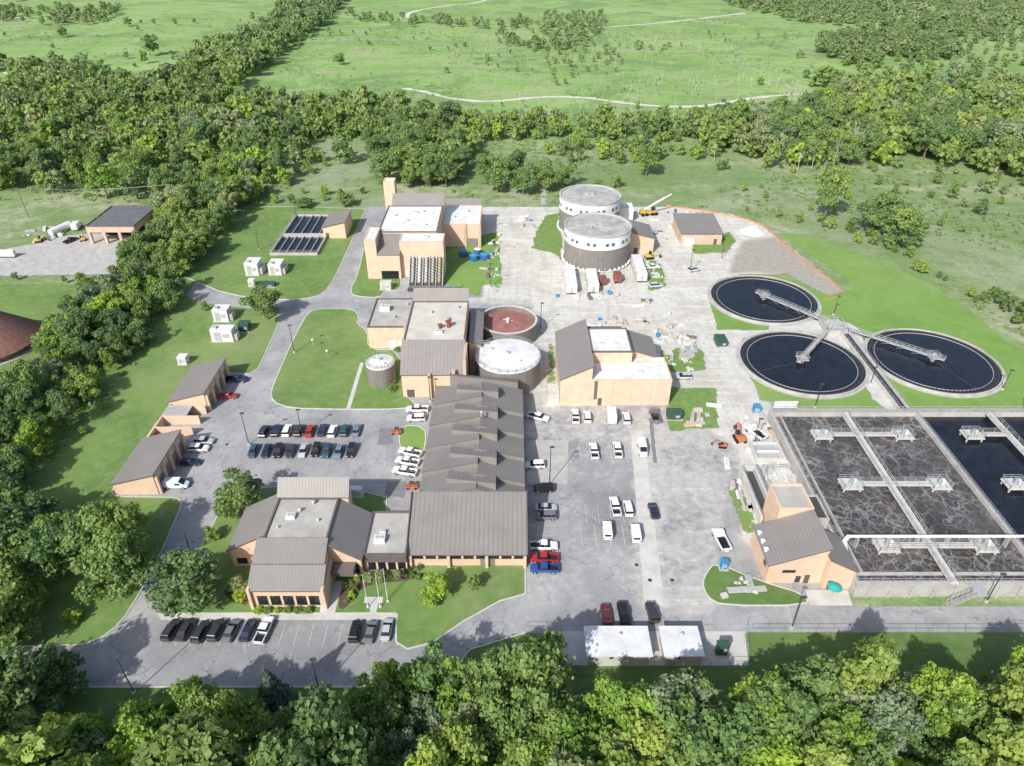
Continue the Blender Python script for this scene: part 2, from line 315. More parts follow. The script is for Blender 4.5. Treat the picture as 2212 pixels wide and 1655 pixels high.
# gravel verge between clarifiers + trails + yard
sheet('gravel_path',[(1620,870),(1545,715),(1570,712),(1660,716),(1660,700),(1790,690),(1850,700),(1870,740),(1870,800),(1930,860),(1960,884),(1900,884),(1850,800),(1800,730),(1720,712),(1610,722),(1590,760),(1650,874)],.11,concrete2,1,rag=.2)
for px in([(870,190),(920,198),(970,213),(1060,221),(1170,208),(1270,210),(1340,222),(1440,231),(1530,229),(1620,212),(1700,204),(1800,202),(1900,204)],[(878,40),(884,25),(960,12),(1040,6),(1060,-10)],[(1280,60),(1400,52),(1520,39),(1610,28)],[(-60,36),(10,36),(60,38)],[(10,156),(40,166),(62,172)],[(2090,40),(2110,46)]):
    strip('gravel_path',px,4.3 if px[0][1]>150 else 5,.08,trailm,2,.4)
strip('gravel_path',[(1176,395),(1175,420),(1174,442)],2.2,.05,concrete,1,.2)
sheet('concrete_yard',[(-700,560),(0,540),(70,528),(130,510),(190,505),(330,505),(345,560),(290,592),(0,596),(-700,600)],.14,concrete,rag=.3)
t=NT('water_creek'); creek=t.out((.03,.045,.05),.1)
strip('creek_water',[(560,370),(575,340),(572,315),(540,300)],7,.06,creek,2,.2)
# concrete walks
sheet('walkway',[(700,1255),(742,1255),(722,1330),(690,1330)],.145,concrete2)
sheet('walkway',[(340,1326),(860,1326),(858,1340),(348,1340)],.15,concrete2)
sheet('walkway',[(778,784),(786,784),(757,883),(748,883)],.145,concrete2)
sheet('walkway',[(788,1290),(828,1290),(826,1303),(818,1303),(812,1327),(800,1327),(798,1303),(786,1303)],.145,concrete2)
t=NT('mulch'); mulch=t.out(t.ramp(t.noise(2,4),[(.3,(.085,.05,.038)),(.7,(.15,.095,.07))]),.95)
sheet('planting_bed',[(745,1258),(775,1256),(900,1236),(925,1240),(880,1255),(800,1262),(765,1285),(745,1320),(728,1310)],.15,mulch,1)
sheet('planting_bed',[(500,1262),(540,1255),(540,1312),(500,1298),(480,1280)],.15,mulch,1)
sheet('concrete_strip',[(1362,928),(1388,928),(1436,1310),(1392,1310)],.03,concrete2,rag=.06)
sheet('concrete_strip',[(1137,950),(1228,950),(1225,1045),(1137,1045)],.03,concrete)
sheet('concrete_pad',[(1215,1364),(1608,1364),(1618,1438),(1208,1438)],.16,concrete2)
patch=simple('asphalt_patch',(.22,.22,.228),.2,.8,.9)
for k_,px in enumerate(([(820,925),(850,925),(848,960),(815,960)],[(835,1040),(880,1040),(875,1075),(830,1070)],[(1410,900),(1420,1000),(1411,1000),(1402,905)],[(470,1130),(484,1131),(420,1260),(404,1258)])): sheet('asphalt_patch',px,.026+.001*k_,patch,0,rag=.1)
for x,y in((1404,1253),(1452,1253),(490,960),(870,1120),(1375,1220)): 
    X,Y=G(x,y); m=MB(); m.cyl(X,Y,.42,.02,.05,16); o=structure('manhole_cover',m,darksteel)
# ---------------------------------------------------------------- parking marks
pk=MB()
def stall(px,py,n,step,lenp,z=.032):
    for i in range(n+1):
        x=px+i*step; a=G(x,py); b=(a[0],gy(py-lenp)); pk.box(a[0]-.05,a[0]+.05,a[1],b[1],z,z+.002)
stall(535,997,9,27,34); stall(557,950,9,25,32); stall(345,1395,16,32,48)
stall(1258,1180,5,31,48); stall(1268,1130,5,27,40); stall(1255,1000,6,34,42); 
for i in range(13):
    Y=gy(1250)+i*2.85; pk.box(3.4,9.2,Y-.05,Y+.05,.032,.034)
for i in range(6): a=G(1140+i*12,1275); pk.beam((a[0],a[1],.032),(a[0]+2.2,a[1]+1.6,.032),.07,.002)
for i in range(6): a=G(1135+i*12,1358); pk.beam((a[0],a[1],.032),(a[0]+1.6,a[1]+1.4,.032),.07,.002)
structure('parking_marking',pk,marking)
# ---------------------------------------------------------------- buildings
def bil(x0,x1,y0,y1,z,x,y):
    u=(x-x0)/(x1-x0);v=(y-y0)/(y1-y0); return z[0]*(1-u)*(1-v)+z[1]*u*(1-v)+z[2]*u*v+z[3]*(1-u)*v
def block(T,x0,x1,y0,y1,z,wall=None,roof=None,ov=.35,th=.28,z0=0,par=None,parh=.45,front=None):
    wall=wall or brick
    if not isinstance(z,(tuple,list)): z=(z,)*4
    P=[(x0,y0),(x1,y0),(x1,y1),(x0,y1)]
    m=MB().hexa([(a,b,z0) for a,b in P],[(a,b,c) for (a,b),c in zip(P,z)])
    if front: m.m=[0,0,1,0,1,0]
    T.part('wall',m,[wall,front] if front else wall)
    flat=len(set(z))==1
    if flat and par is not None:
        r=T.part('roof',MB().box(x0+.3,x1-.3,y0+.3,y1-.3,z[0]+.003,z[0]+.12),roof or grayroof)
        m=MB(); h=z[0]+parh
        m.box(x0-.05,x1+.05,y0-.05,y0+.3,z[0]+.003,h).box(x0-.05,x1+.05,y1-.3,y1+.05,z[0]+.003,h).box(x0-.05,x0+.3,y0+.3,y1-.3,z[0]+.003,h).box(x1-.3,x1+.05,y0+.3,y1-.3,z[0]+.003,h)
        T.part('parapet',m,par,parent=T.roof)
    else:
        Q=[(x0-ov,y0-ov),(x1+ov,y0-ov),(x1+ov,y1+ov*.2),(x0-ov,y1+ov*.2)]; zz=[bil(x0,x1,y0,y1,z,*q)+.004 for q in Q]
        m=MB(); m.hexa([(a,b,c) for (a,b),c in zip(Q,zz)],[(a,b,c+th) for (a,b),c in zip(Q,zz)]); m.m=[1,0,1,1,1,1]
        T.part('roof',m,[roof or seamx,fascia])
def winf(T,x0,x1,y,z0,z1,name='window',mat=None): # on a wall facing -Y
    m=MB(); m.box(x0,x1,y-.06,y-.005,z0,z1); w=T.part(name,m,mat or glass)
    if name=='window' and x1-x0>1.2: T.part('frame',MB().box(x0-.08,x1+.08,y-.12,y-.005,z0-.12,z0-.003),fascia,parent=w)
def wins(T,x,y0,y1,z0,z1,sgn=1,name='window',mat=None):
    m=MB(); m.box(*( (x+.005,x+.06) if sgn>0 else (x-.06,x-.005)),y0,y1,z0,z1); T.part(name,m,mat or glass)
def acunit(T,x,y,z,s=1.2,h=.9,name='rooftop_unit'):
    m=MB(); m.box(x-s,x+s,y-s*.7,y+s*.7,z,z+h); m.cyl(x-s*.4,y,s*.35,z+h,z+h+.12,12,mi=1); m.cyl(x+s*.45,y,s*.35,z+h,z+h+.12,12,mi=1); T.part(name,m,[offwhite,steel],parent=T.roof)
def vent(T,x,y,z,r=.25,h=.8,mat=None,name='roof_vent'):
    m=MB(); m.cyl(x,y,r,z,z+h,10); m.cyl(x,y,r*1.7,z+h,z+h+.18,10,r*.8); T.part(name,m,mat or steel,parent=T.roof)
# -- office
T=Thing('office_building','low peach brick office with brown seamed roofs','building',(-42,95,0))
block(T,-48.2,-35.2,86.8,90.7,(5.2,5.2,7.3,7.3),brick,seamx,.5,z0=0)
block(T,-48.2,-35.2,90.7,95.0,(7.7,7.7,9.6,9.6),brick,seamx,.25,front=fascia)
block(T,-55.4,-47.4,96.8,108.3,(4.8,9.0,9.0,4.8),brick,seamy)
block(T,-35.2,-29.2,94.2,106.5,(9.0,4.9,4.9,9.0),brick,seamy)
block(T,-47.6,-33.4,106.5,109.0,(9.6,9.6,12.4,12.4),brick,seamx,.2)
block(T,-47.4,-35.2,95.02,106.3,9.2,brick,grayroof,par=fascia)
for i in range(5): winf(T,-47.4+i*2.4,-45.5+i*2.4,86.8,.9,3.3)
T.part('side_wall',MB().box(-48.8,-48.25,86.2,95,0,5.6),brick); T.part('side_wall',MB().box(-35.15,-34.6,86.2,95,0,5.6),brick)
winf(T,-34.2,-31.0,94.2,.1,2.8,'door',glass); T.part('entrance_canopy',MB().box(-34.4,-30.2,91.6,94.1,3.0,4.3),fascia)
winf(T,-54.5,-52.5,96.8,1,2.4); wins(T,-29.2,98,99.3,.5,3.2); winf(T,-30.7,-29.7,94.2,1,3.5)
wins(T,-55.4,99,103,1,2.6,-1)
acunit(T,-43.6,101,9.35,.9,.7); vent(T,-42.2,102.6,9.3); vent(T,-40,104.8,9.3); vent(T,-38,100,9.3,.2,.5); vent(T,-45.4,98.2,9.3,.15,.4)
# -- link
T=Thing('link_building','low flat roofed link between office and hall','building',(-24.7,101,0))
block(T,-28.95,-20.65,95.5,107.3,4.4,brick,grayroof,par=fascia)
T.part('fascia_band',MB().box(-28.9,-20.7,95.2,95.44,2.9,4.4),fascia); 
for i in range(4): winf(T,-28.3+i*1.95,-26.8+i*1.95,95.5,.6,2.7)
acunit(T,-26.3,99.3,4.5,1.1,1.1); acunit(T,-26.0,101.4,4.5,.6,.7)
# -- hall
T=Thing('hall_building','wide brick hall under one brown standing seam shed roof','building',(-9,103,0))
block(T,-20.4,2.6,96.9,109.6,(3.7,3.7,7.8,7.8),brick,seamxw,.6)
for i in range(9): winf(T,-19.6+i*2.5,-17.6+i*2.5,96.9,2.2,3.3)
for i in range(4): T.part('pilaster',MB().box(-20.4+i*7.55,-19.8+i*7.55,96.2,96.85,0,3.4),brick)
winf(T,-6.3,-3.4,96.9,0,2.1,'door',shadowdoor)
T.part('gable_trim',MB().hexa([(2.9,96.3,3.5),(3.15,96.3,3.5),(3.15,109.6,7.8),(2.9,109.6,7.8)],[(2.9,96.3,4.3),(3.15,96.3,4.3),(3.15,109.6,8.6),(2.9,109.6,8.6)]),fascia)
T.part('gable_trim',MB().hexa([(-20.95,96.3,3.5),(-20.75,96.3,3.5),(-20.75,109.6,7.8),(-20.95,109.6,7.8)],[(-20.95,96.3,4.3),(-20.75,96.3,4.3),(-20.75,109.6,8.6),(-20.95,109.6,8.6)]),fascia)
# -- sawtooth
T=Thing('sawtooth_building','long workshop with folded brown sawtooth metal roof','building',(-9,130,0))
nb=5; bl=(151.8-109.9)/nb; rx=-7.5
for i in range(nb):
    a=109.9+i*bl
    block(T,-19.9,rx-.01,a,a+bl-.02,(5.7,8.6,7.2,4.7),brick,seamy,.0,th=.25,front=seamx)
for i in range(nb):
    a=109.9+(i)*bl+(0 if i==0 else -bl*.42); b=109.9+(i+1)*bl-bl*.42 if i<nb-1 else 151.8
    block(T,rx+.01,2.8,a,b-.02,(8.5,5.8,4.6,7.1),brick,seamy,.0,th=.25,front=seamx)
for i in range(nb):
    # folded pitch: a slanting plane running down from the staggered ridge
    a=110.4+i*bl+.4; x0=-14.0;x1=-3.4
    Bt=[(x0,a+3.2),(x1,a),(x1,a+bl*.55),(x0,a+bl*.80)]; zt_=(8.0,9.3,7.7,7.0)
    m=MB(); m.hexa([(p_[0],p_[1],5.2) for p_ in Bt],[(p_[0],p_[1],z_) for p_,z_ in zip(Bt,zt_)]); m.m=[1,0,1,1,1,1]; T.part('roof_monitor',m,[seamxw,seamx],parent=T.roof)
vent(T,-7.2,134.5,9,.22,1.5,steel,'chimney')
block(T,-16,1.5,151.9,155,(9.2,7,5.5,7.5),brick,seamx,.1,front=seamx)
for i in range(5): wins(T,2.8,112+i*8,115+i*8,.3,3.4,1,'roller_door',shadowdoor)
for i in range(3): wins(T,-19.9,128+i*7,131+i*7,.3,3.2,-1,'roller_door',shadowdoor)
# -- E process building
T=Thing('process_building','tall brick building with steep brown roof and pale flat roof','building',(-21,170,0))
block(T,-29.1,-12.7,155.3,163,(7.2,7.2,12.9,12.9),brick,seamxw,.3)
block(T,-28.8,-12.9,185.9,188.5,(12.6,12.6,15.4,15.4),brick,seamx,.2)
block(T,-29.1,-12.7,163.02,185.8,12.4,brick,weathered('cream_roof',(.64,.61,.55),(.48,.45,.39),.25),par=fascia)
T.part('buttress',MB().box(-15.6,-14.8,153.8,155.2,0,9),brick2); T.part('buttress',MB().box(-12.65,-11.9,154,163,0,12.5),brick2); T.part('buttress',MB().box(-22,-21.3,154.3,155.2,0,7.8),brick2)
winf(T,-28,-26,155.3,0,2.4,'door',door_m); winf(T,-20.4,-16.4,155.3,0,3.6,'roller_door',shadowdoor)
vent(T,-17.5,171,12.5,.55,1.9,rust,'exhaust_stack'); vent(T,-19.8,170.4,12.5,.45,1.2,rust,'exhaust_stack'); vent(T,-18,175,12.5,.4,.8); vent(T,-23,179,12.5); vent(T,-15.5,182,12.5); acunit(T,-20,168,12.5,1.1,.6)
T=Thing('annex_building','lower brick annex with grey flat roof and white roof unit','building',(-36,189,0))
block(T,-42.2,-29.6,180.3,198,7.0,brick,grayroof,par=fascia); acunit(T,-38.5,191,7.1,1.5,1.4); vent(T,-35,186,7.1); vent(T,-32,194,7.1)
winf(T,-36.3,-34.3,180.3,0,2.8,'door',offwhite); winf(T,-33.8,-31.8,180.3,0,2.8,'door',offwhite); T.part('brick_buttress',MB().box(-31.5,-29.65,178.6,180.2,0,7.6),brick2)
T=Thing('stair_tower_building','narrow brick block with brown top beside the red tank','building',(-11,178,0))
block(T,-11.85,-8.4,168,187,(9.6,8.2,8.2,9.6),brick,seamy,.1)
T=Thing('scrubber_unit','grey duct and scrubber cluster behind the process building','equipment',(-10,192,0)); T.part('vessel',MB().cyl(-10,192,1.3,0,6.5,16),steel); T.part('vessel',MB().cyl(-13,193,1.0,0,5,16),steel); m=MB(); m.tube((-10,192,6.6),(-10,190,7.6),.35,8); m.tube((-10,190,7.6),(-13,190,7.2),.35,8); m.tube((-13,190,7.2),(-13,193,5),.35,8); T.part('duct',m,steel); T.part('frame',MB().rail([(-15,190,2),(-8.5,190,2),(-8.5,195,2)],3,1.5,.08),steel)
# -- F,G,H tanks
def tank(name,label,xc,yb,ytn,rxp,wall,top,kind='dome',rail=True):
    z=zt(yb,ytn); Yn=gy(yb); R=8.
    for _ in range(6):
        Yc=Yn+R; d=Yc*C+(H-z)*S; R=rxp/F*d*.985
    Yc=Yn+R; yc=proj(0,Yc,z)[1]; X=gx(xc,yc,z); T=Thing(name,label,'tank',(X,Yc,0))
    w=MB(); n=64
    if kind=='open':
        w.ring(X,Yc,R-.4,R,0,z,n); T.part('wall',w,wall); m=MB(); m.ring(X,Yc,R-.55,R+.12,z+.003,z+.25,n); T.part('rim',m,concrete2)
        T.part('cover',MB().cyl(X,Yc,R-.45,z-1.5,z-.8,n,R*.3),top)
        m=MB(); m.cyl(X,Yc,.5,z-.9,z+.5,12); m.tube((X,Yc,z+.1),(X-1.4,Yc+1.2,z-.7),.12); m.tube((X,Yc,z+.1),(X+1.5,Yc+.6,z-.7),.12); T.part('mixer',m,offwhite)
    else:
        w.cyl(X,Yc,R,0,z,n); T.part('wall',w,wall); m=MB(); m.cyl(X,Yc,R+.1,z+.003,z+.35,n); m.cyl(X,Yc,R-.3,z+.36,z+1.0,n,.8); T.part('roof',m,top)
        m=MB(); m.cyl(X,Yc,.5,z+.95,z+1.6,12); m.cyl(X-R*.5,Yc+R*.3,.3,z+.6,z+1.1,10); m.cyl(X+R*.4,Yc-R*.4,.25,z+.6,z+1.0,10); T.part('hatch',m,steel,parent=T.roof)
    if rail:
        m=MB(); pts=[(X+(R-.1)*math.cos(a*math.pi/12),Yc+(R-.1)*math.sin(a*math.pi/12),z+.3) for a in range(25)]; m.rail(pts,1.1,2.5,.05); T.part('railing',m,steel)
    return T,X,Yc,z,R
tank('storage_tank','small brown ribbed tank with white dome roof',821,840,800,31,tankbrown,offwhite)
tank('open_tank','brown round tank with rusty red sunken cover',1097,757,722,64,tankbrown,red_cover,'open',False)
T,X,Yc,z,R=tank('storage_tank','large brown tank with bright white domed roof',1097,857,808,71,tankbrown,whiteroof)
m=MB(); m.beam((X-R-4,Yc+6,z+.5),(X-R*.6,Yc+6,z+.5),1,.15); m.rail([(X-R-4,Yc+5.5,z+.6),(X-R*.6,Yc+5.5,z+.6)]); T.part('catwalk',m,steel)
# -- I
T=Thing('filter_building','brick building with brown sloped and white flat roofs','building',(27,164,0))
block(T,12.5,20.6,151.5,176,(8,12,12,8),brick,seamy,.25)
block(T,32.0,39.4,163.2,174.0,(9.8,7.4,7.4,9.8),brick,seamy,.25)
block(T,20.7,31,172.6,176,9.5,brick,whiteroof,par=fascia)
block(T,20.63,31.9,160.03,172.5,11.0,brick,whiteroof,par=fascia)
for i in range(2): acunit(T,24+i*4,164,11.1,.6,.5)
block(T,32.0,41.2,160.03,163.1,7.4,brick,whiteroof,par=brick,parh=.3)
block(T,20.63,41.2,151.5,160.0,7.8,brick,whiteroof,par=brick,parh=.35)
winf(T,22.5,23.5,151.5,0,2.3,'door',door_m); T.part('downspout',MB().box(21.3,22.1,151.35,151.49,2,7.7),fascia); acunit(T,33.5,155,7.9,.7,.6)
for i in range(3): T.part('wall_joint',MB().box(26+i*5,26.12+i*5,151.44,151.49,0,7.7),brick2)
T.part('entrance_block',MB().box(9.4,12.4,152,157,0,3.2),concrete2)
# -- J
T=Thing('screw_pump_building','large brick pumping building with white roofs and towers','building',(-35,245,0))
block(T,-38.8,-23.7,229,236.2,12.9,brick,whiteroof,par=brick,parh=.3)
block(T,-46.5,-38.83,227,236.2,(9.0,9.0,12.8,12.8),brick,seamx,.15)
block(T,-50.4,-46.53,227,238,14.4,brick,whiteroof,par=brick,parh=.3)
block(T,-26.37,-12.0,254.9,274.5,9.0,brick,whiteroof,par=brick,parh=.3)
block(T,-45.6,-26.0,262.1,266,(13.6,13.6,17,17),brick,seamx,.2)
block(T,-26.2,-12.5,274.6,277,(9.1,9.1,11,11),brick,seamx,.2)
block(T,-49,-44.8,266.1,270.5,21.5,brick,offwhite,par=brick,parh=.3)
block(T,-47.1,-26.4,236.3,262,13.4,brick,whiteroof,par=fascia)
T.part('column',MB().box(-18.2,-17.2,254.5,254.88,0,9.2),brick2); T.part('column',MB().box(-12.6,-11.8,254.3,254.88,0,9.2),brick2)
winf(T,-45.6,-39.6,227,0,3.1,'window',glass); winf(T,-37.6,-36.4,229,0,2.3,'door',offwhite); winf(T,-17,-13,254.9,0,3.5,'roller_door',shadowdoor)
for a,b in((-43,252),(-38,247),(-33,256),(-31,243),(-22,262),(-17,268)): vent(T,a,b,13.4 if a<-27 else 9.1,.3,.5)
acunit(T,-36,255,13.5,1,.5); acunit(T,-30,233,13,.8,.6)
T=Thing('screw_pump_trough','sloping concrete trough carrying five screw pumps','pump',(-29.5,225,0))
m=MB(); x0,x1=-35.4,-23.9
m.add([(x0,229,0),(x1,229,0),(x1,221,0),(x0,221,0),(x0,229,6.9),(x1,229,6.9),(x1,221.2,.5),(x0,221.2,.5)],[(0,1,2,3),(4,7,6,5),(0,4,5,1),(1,5,6,2),(2,6,7,3),(3,7,4,0)]); T.part('trough',m,darksteel)
w5=(x1-x0)/5
for i in range(6):
    x=x0+i*w5; T.part('divider',MB().hexa([(x-.13,220.8,.0),(x+.13,220.8,0),(x+.13,228.9,0),(x-.13,228.9,0)],[(x-.13,220.8,1.2),(x+.13,220.8,1.2),(x+.13,228.9,8.0),(x-.13,228.9,8.0)]),concrete)
for i in range(5):
    x=x0+(i+.5)*w5; p=Vector((x,228.6,7.7));q=Vector((x,221.3,1.3)); m=MB(); m.tube(p,q,.42,10); d=(q-p); n=9
    for j in range(n):
        c=p+d*(j+.5)/n; dd=(d.normalized()+Vector((.3,0,0))).normalized(); m.tube(c,c+dd*.16,.92,14)
    T.part('screw',m,[steel,offwhite,concrete2,concrete,simple('yellowed_steel',(.46,.40,.26),.2,1)][i])
T=Thing('conveyor_frame','dark steel outfall frame with railings below the screw pumps','equipment',(-30,218,0)); T.part('deck',MB().box(-35.5,-18,217.2,219.6,.1,.9),darksteel); T.part('railing',MB().rail([(-35.5,217.2,.9),(-18,217.2,.9),(-18,219.6,.9)],1.1,2,.06),steel)
# -- digesters
greywin=simple('grey_glass',(.13,.14,.15),.2,1,.2)
def digester(xc,yc,rxp,z,label):
    Y=gy(yc,z); X=gx(xc,yc,z); R=rxp/F*(Y*C+(H-z)*S); T=Thing('digester_tank',label,'digester',(X,Y,0))
    T.part('lower_wall',MB().cyl(X,Y,R-.15,0,z-4.9,72),tankbrown); wb=T.part('band_wall',MB().cyl(X,Y,R,z-4.9,z-.4,72),white)
    m=MB(); m.ring(X,Y,R-.5,R+.15,z-.4,z+.15,72); T.part('rim',m,concrete); T.part('roof',MB().cyl(X,Y,R-.5,z-.5,z-.1,72,R*.9),digtop)
    m=MB(); m.box(X-2.2,X+1.4,Y+.3,Y+.9,z-.1,z+.5); m.cyl(X-1,Y,.5,z-.1,z+.6,10); m.box(X-1.6,X+1.6,Y-1.8,Y-1.2,z-.1,z+.3); m.box(X-3,X-2.4,Y-3,Y-2.4,z-.1,z+.5); T.part('roof_hatch',m,concrete,parent=T.roof)
    nw=17
    for i in range(nw):
        a=-math.pi*.97+i*math.pi*.94/(nw-1)
        if i%3==2: continue
        c=Vector((X+R*math.cos(a),Y+R*math.sin(a),0)); tt=Vector((-math.sin(a),math.cos(a),0))*.6; nn=Vector((math.cos(a),math.sin(a),0))*.08
        m=MB(); m.hexa([c-tt-nn+Vector((0,0,z-3.5)),c-tt+nn+Vector((0,0,z-3.5)),c+tt+nn+Vector((0,0,z-3.5)),c+tt-nn+Vector((0,0,z-3.5))],[c-tt-nn+Vector((0,0,z-2.3)),c-tt+nn+Vector((0,0,z-2.3)),c+tt+nn+Vector((0,0,z-2.3)),c+tt-nn+Vector((0,0,z-2.3))]); T.part('window',m,greywin,parent=wb)
    m=MB(); m.ring(X,Y,R-.1,R+.5,0,.7,72); T.part('footing',m,concrete)
    m=MB(); n=40; m.ring(X,Y,R+.35,R+.42,.2,.9,72)
    for i in range(n):
        a=i*2*math.pi/n; m.box(X+(R+.4)*math.cos(a)-.25,X+(R+.4)*math.cos(a)+.25,Y+(R+.4)*math.sin(a)-.25,Y+(R+.4)*math.sin(a)+.25,.7,1.5)
    T.part('vent_skirt',m,white)
digester(1292,485,72,13.4,'huge brown digester tank with white windowed band')
digester(1275,420,66,13.6,'second brown digester tank with stained domed roof')
def pblock(name,label,xl,xr,yb,yt,yf,z=None,wall=None,roof=None,par=None,dz=(0,0,0,0)):
    zz=z or zt(yb,yt); x0=gx(xl,yb);x1=gx(xr,yb);y0=gy(yb);y1=gy(yf,zz)
    T=Thing(name,label,'building',((x0+x1)/2,(y0+y1)/2,0)); block(T,x0,x1,y0,y1,tuple(zz+d for d in dz) if any(dz) else zz,wall,roof,par=par); return T,x0,x1,y0,y1,zz
T,a,b,c,d,z=pblock('digester_control_building','brick control building with brown sloping roof beside the digesters',1345,1410,547,515,486,wall=brick,roof=seamy,dz=(3,0,0,3))
winf(T,a+4,a+5.5,c,0,2.3,'door',door_m)
pblock('concrete_block_building','pale flat roofed block behind the digesters',1322,1366,480,452,440,roof=whiteroof,par=white,wall=white)
T,a,b,c,d,z=pblock('gas_building','small brick building with brown gabled roof',1470,1557,528,505,468,wall=brick2,roof=seamx,dz=(0,0,1.2,1.2)); winf(T,a+1.5,a+5,c,0,2.7,'roller_door',offwhite); winf(T,b-3,b-1.8,c,0,2.3,'door',door_m)
T,a,b,c,d,z=pblock('pump_building','small brick pump house with brown sloped roof',700,748,515,488,460,wall=brick,roof=seamy,dz=(-.6,1.4,1.4,-.6)); winf(T,a+1,a+2.2,c,0,2.3,'door',door_m)
# basin with dark channels
T=Thing('settling_basin','concrete basin with dark water channels and railings','basin',G(640,510)+(0,))
x0,x1=gx(583,552),gx(686,552);y0,y1=gy(552),gy(468); m=MB()
m.box(x0,x1,y0,y0+.5,0,1.1).box(x0,x1,y1-.5,y1,0,1.1).box(x0,x0+.5,y0+.5,y1-.5,0,1.1).box(x1-.5,x1,y0+.5,y1-.5,0,1.1); ym=(y0*.55+y1*.45); m.box(x0+.5,x1-.5,ym-1.2,ym+1.2,0,1.15); T.part('wall',m,concrete)
for j,(ya,yb2) in enumerate(((y0+.5,ym-1.2),(ym+1.2,y1-.5))):
    n=6 if j==0 else 5
    for i in range(1,n): x=x0+(x1-x0)*i/n; T.part('divider',MB().box(x-.12,x+.12,ya,yb2,.1,1.0),steel)
T.part('water',MB().box(x0+.5,x1-.5,y0+.5,y1-.5,.05,.35),simple('basin_water',(.015,.02,.03),.3,.5,.08))
m=MB(); m.rail([(x0,y0,1.1),(x1,y0,1.1),(x1,y1,1.1),(x0,y1,1.1),(x0,y0,1.1)]); T.part('railing',m,steel)
# garages
for (y0,y1,lab) in((148.8,165.6,'brick garage with brown lean-to roof at the road'),(117.5,133.6,'brick garage with brown lean-to roof near the curve')):
    T=Thing('garage_building',lab,'garage',(-84,(y0+y1)/2,0)); block(T,-88.6,-79,y0,y1,(3.0,5.6,5.6,3.0),brick,seamy,.3)
    for i in range(4): wins(T,-79,y0+1.2+i*3.7,y0+4.1+i*3.7,0,3.4,1,'garage_door',shadowdoor)
    for i in range(5): T.part('pier',MB().box(-78.9,-78.3,y0+.2+i*3.7,y0+.8+i*3.7,0,4.8),brick)
T=Thing('storage_bay','open topped brick storage bays between garages','storage bay',(-84,141,0))
m=MB(); m.box(-88.4,-88,133.9,148.5,0,2.6); 
for y in(138.6,143.2,147.6): m.box(-88,-79,y,y+.35,0,2.6)
T.part('wall',m,brick); T.part('stored_gravel',MB().hexa([(-88,134.2,.1),(-82,134.2,.1),(-82,138.5,.1),(-88,138.5,.1)],[(-88,134.4,1.5),(-85,134.6,.7),(-85,138,.7),(-88,138.2,1.5)]),rust)
T.part('canopy',MB().box(-88.2,-82,143.6,147.5,2.62,2.8),steel)
# yard shed on the far side
T=Thing('depot_building','open fronted depot with dark flat roof','building',G(262,500)+(0,))
zz=7.; x0,x1=gx(197,527),gx(300,527); y0=gy(527); y1=gy(446,zz)
block(T,x0,x1,y0+9,y1,zz,brick2,greyroof2,par=fascia); 
block(T,x0,x1,y0,y0+8.9,zz,brick2,greyroof2,par=fascia,z0=4.8)
for i in range(4): x=x0+.5+(x1-x0-1)*i/3; T.part('column',MB().box(x-.5,x+.5,y0,y0+1,0,4.79),brick2)
T.part('opening',MB().box(x0+.6,x1-.6,y0+8.8,y0+8.95,0,4.7),black)
cx,cy=gx(-22,748),gy(748)
T=Thing('round_building','round building with reddish brown conical roof','building',(cx,cy,0)); T.part('wall',MB().cyl(cx,cy,12,0,2.6,40),brick2); T.part('roof',MB().cyl(cx,cy,14.2,2.2,14.5,40,.2),coneroof); T.part('apron',MB().ring(cx,cy,12.2,14.6,.13,.3,40),concrete)
# -- X building
T=Thing('blower_building','brick blower building with two brown sloped roofs','building',(60,94,0))
block(T,49.2,59.8,92.6,102.8,(5.0,9.4,9.4,5.0),brick,seamx,.3)
for i in range(3): vent(T,49.4,96+i*2.2,5,.3,1.0,white,'intake_vent')
block(T,59.85,65.2,91.2,100,(7.8,4.9,4.9,7.8),brick,seamx,.3)
block(T,53.5,60.2,103.0,110.2,9.4,brick,grayroof,par=brick,parh=.5)
block(T,60.3,64,103,110,6.5,concrete,darksteel,par=concrete)
winf(T,56.6,57.6,92.6,0,2.3,'door',door_m); winf(T,52,54.5,92.6,3.1,3.7); winf(T,54.9,55.9,92.6,.2,2,'vent_panel',darksteel); winf(T,60.6,61.6,91.2,0,2.3,'door',door_m); wins(T,49.2,94,95.2,3,4,-1)
# kiosks
for xl,xr in((1267,1411),(1435,1523)):
    z=3.3; x0,x1=gx(xl,1419,z),gx(xr,1419,z); y0=gy(1419,z);y1=gy(1353,z)
    T=Thing('service_shed','low white flat roofed service shed on the concrete pad','shed',((x0+x1)/2,(y0+y1)/2,.16)); T.part('wall',MB().box(x0+.4,x1-.4,y0+.4,y1-.4,.165,z-.01),concrete2)
    T.part('roof',MB().box(x0,x1,y0,y1,z,z+.2),whiteroof); vent(T,x0+(x1-x0)*.55,y0+(y1-y0)*.7,z+.2,.2,.35); winf(T,x0+1,x0+2.2,y0+.4,.2,2.3,'door',steel)
    T.part('bracket',MB().box(x0+(x1-x0)*.35,x0+(x1-x0)*.4,y0+.02,y0+.3,z-.6,z-.02),darksteel)
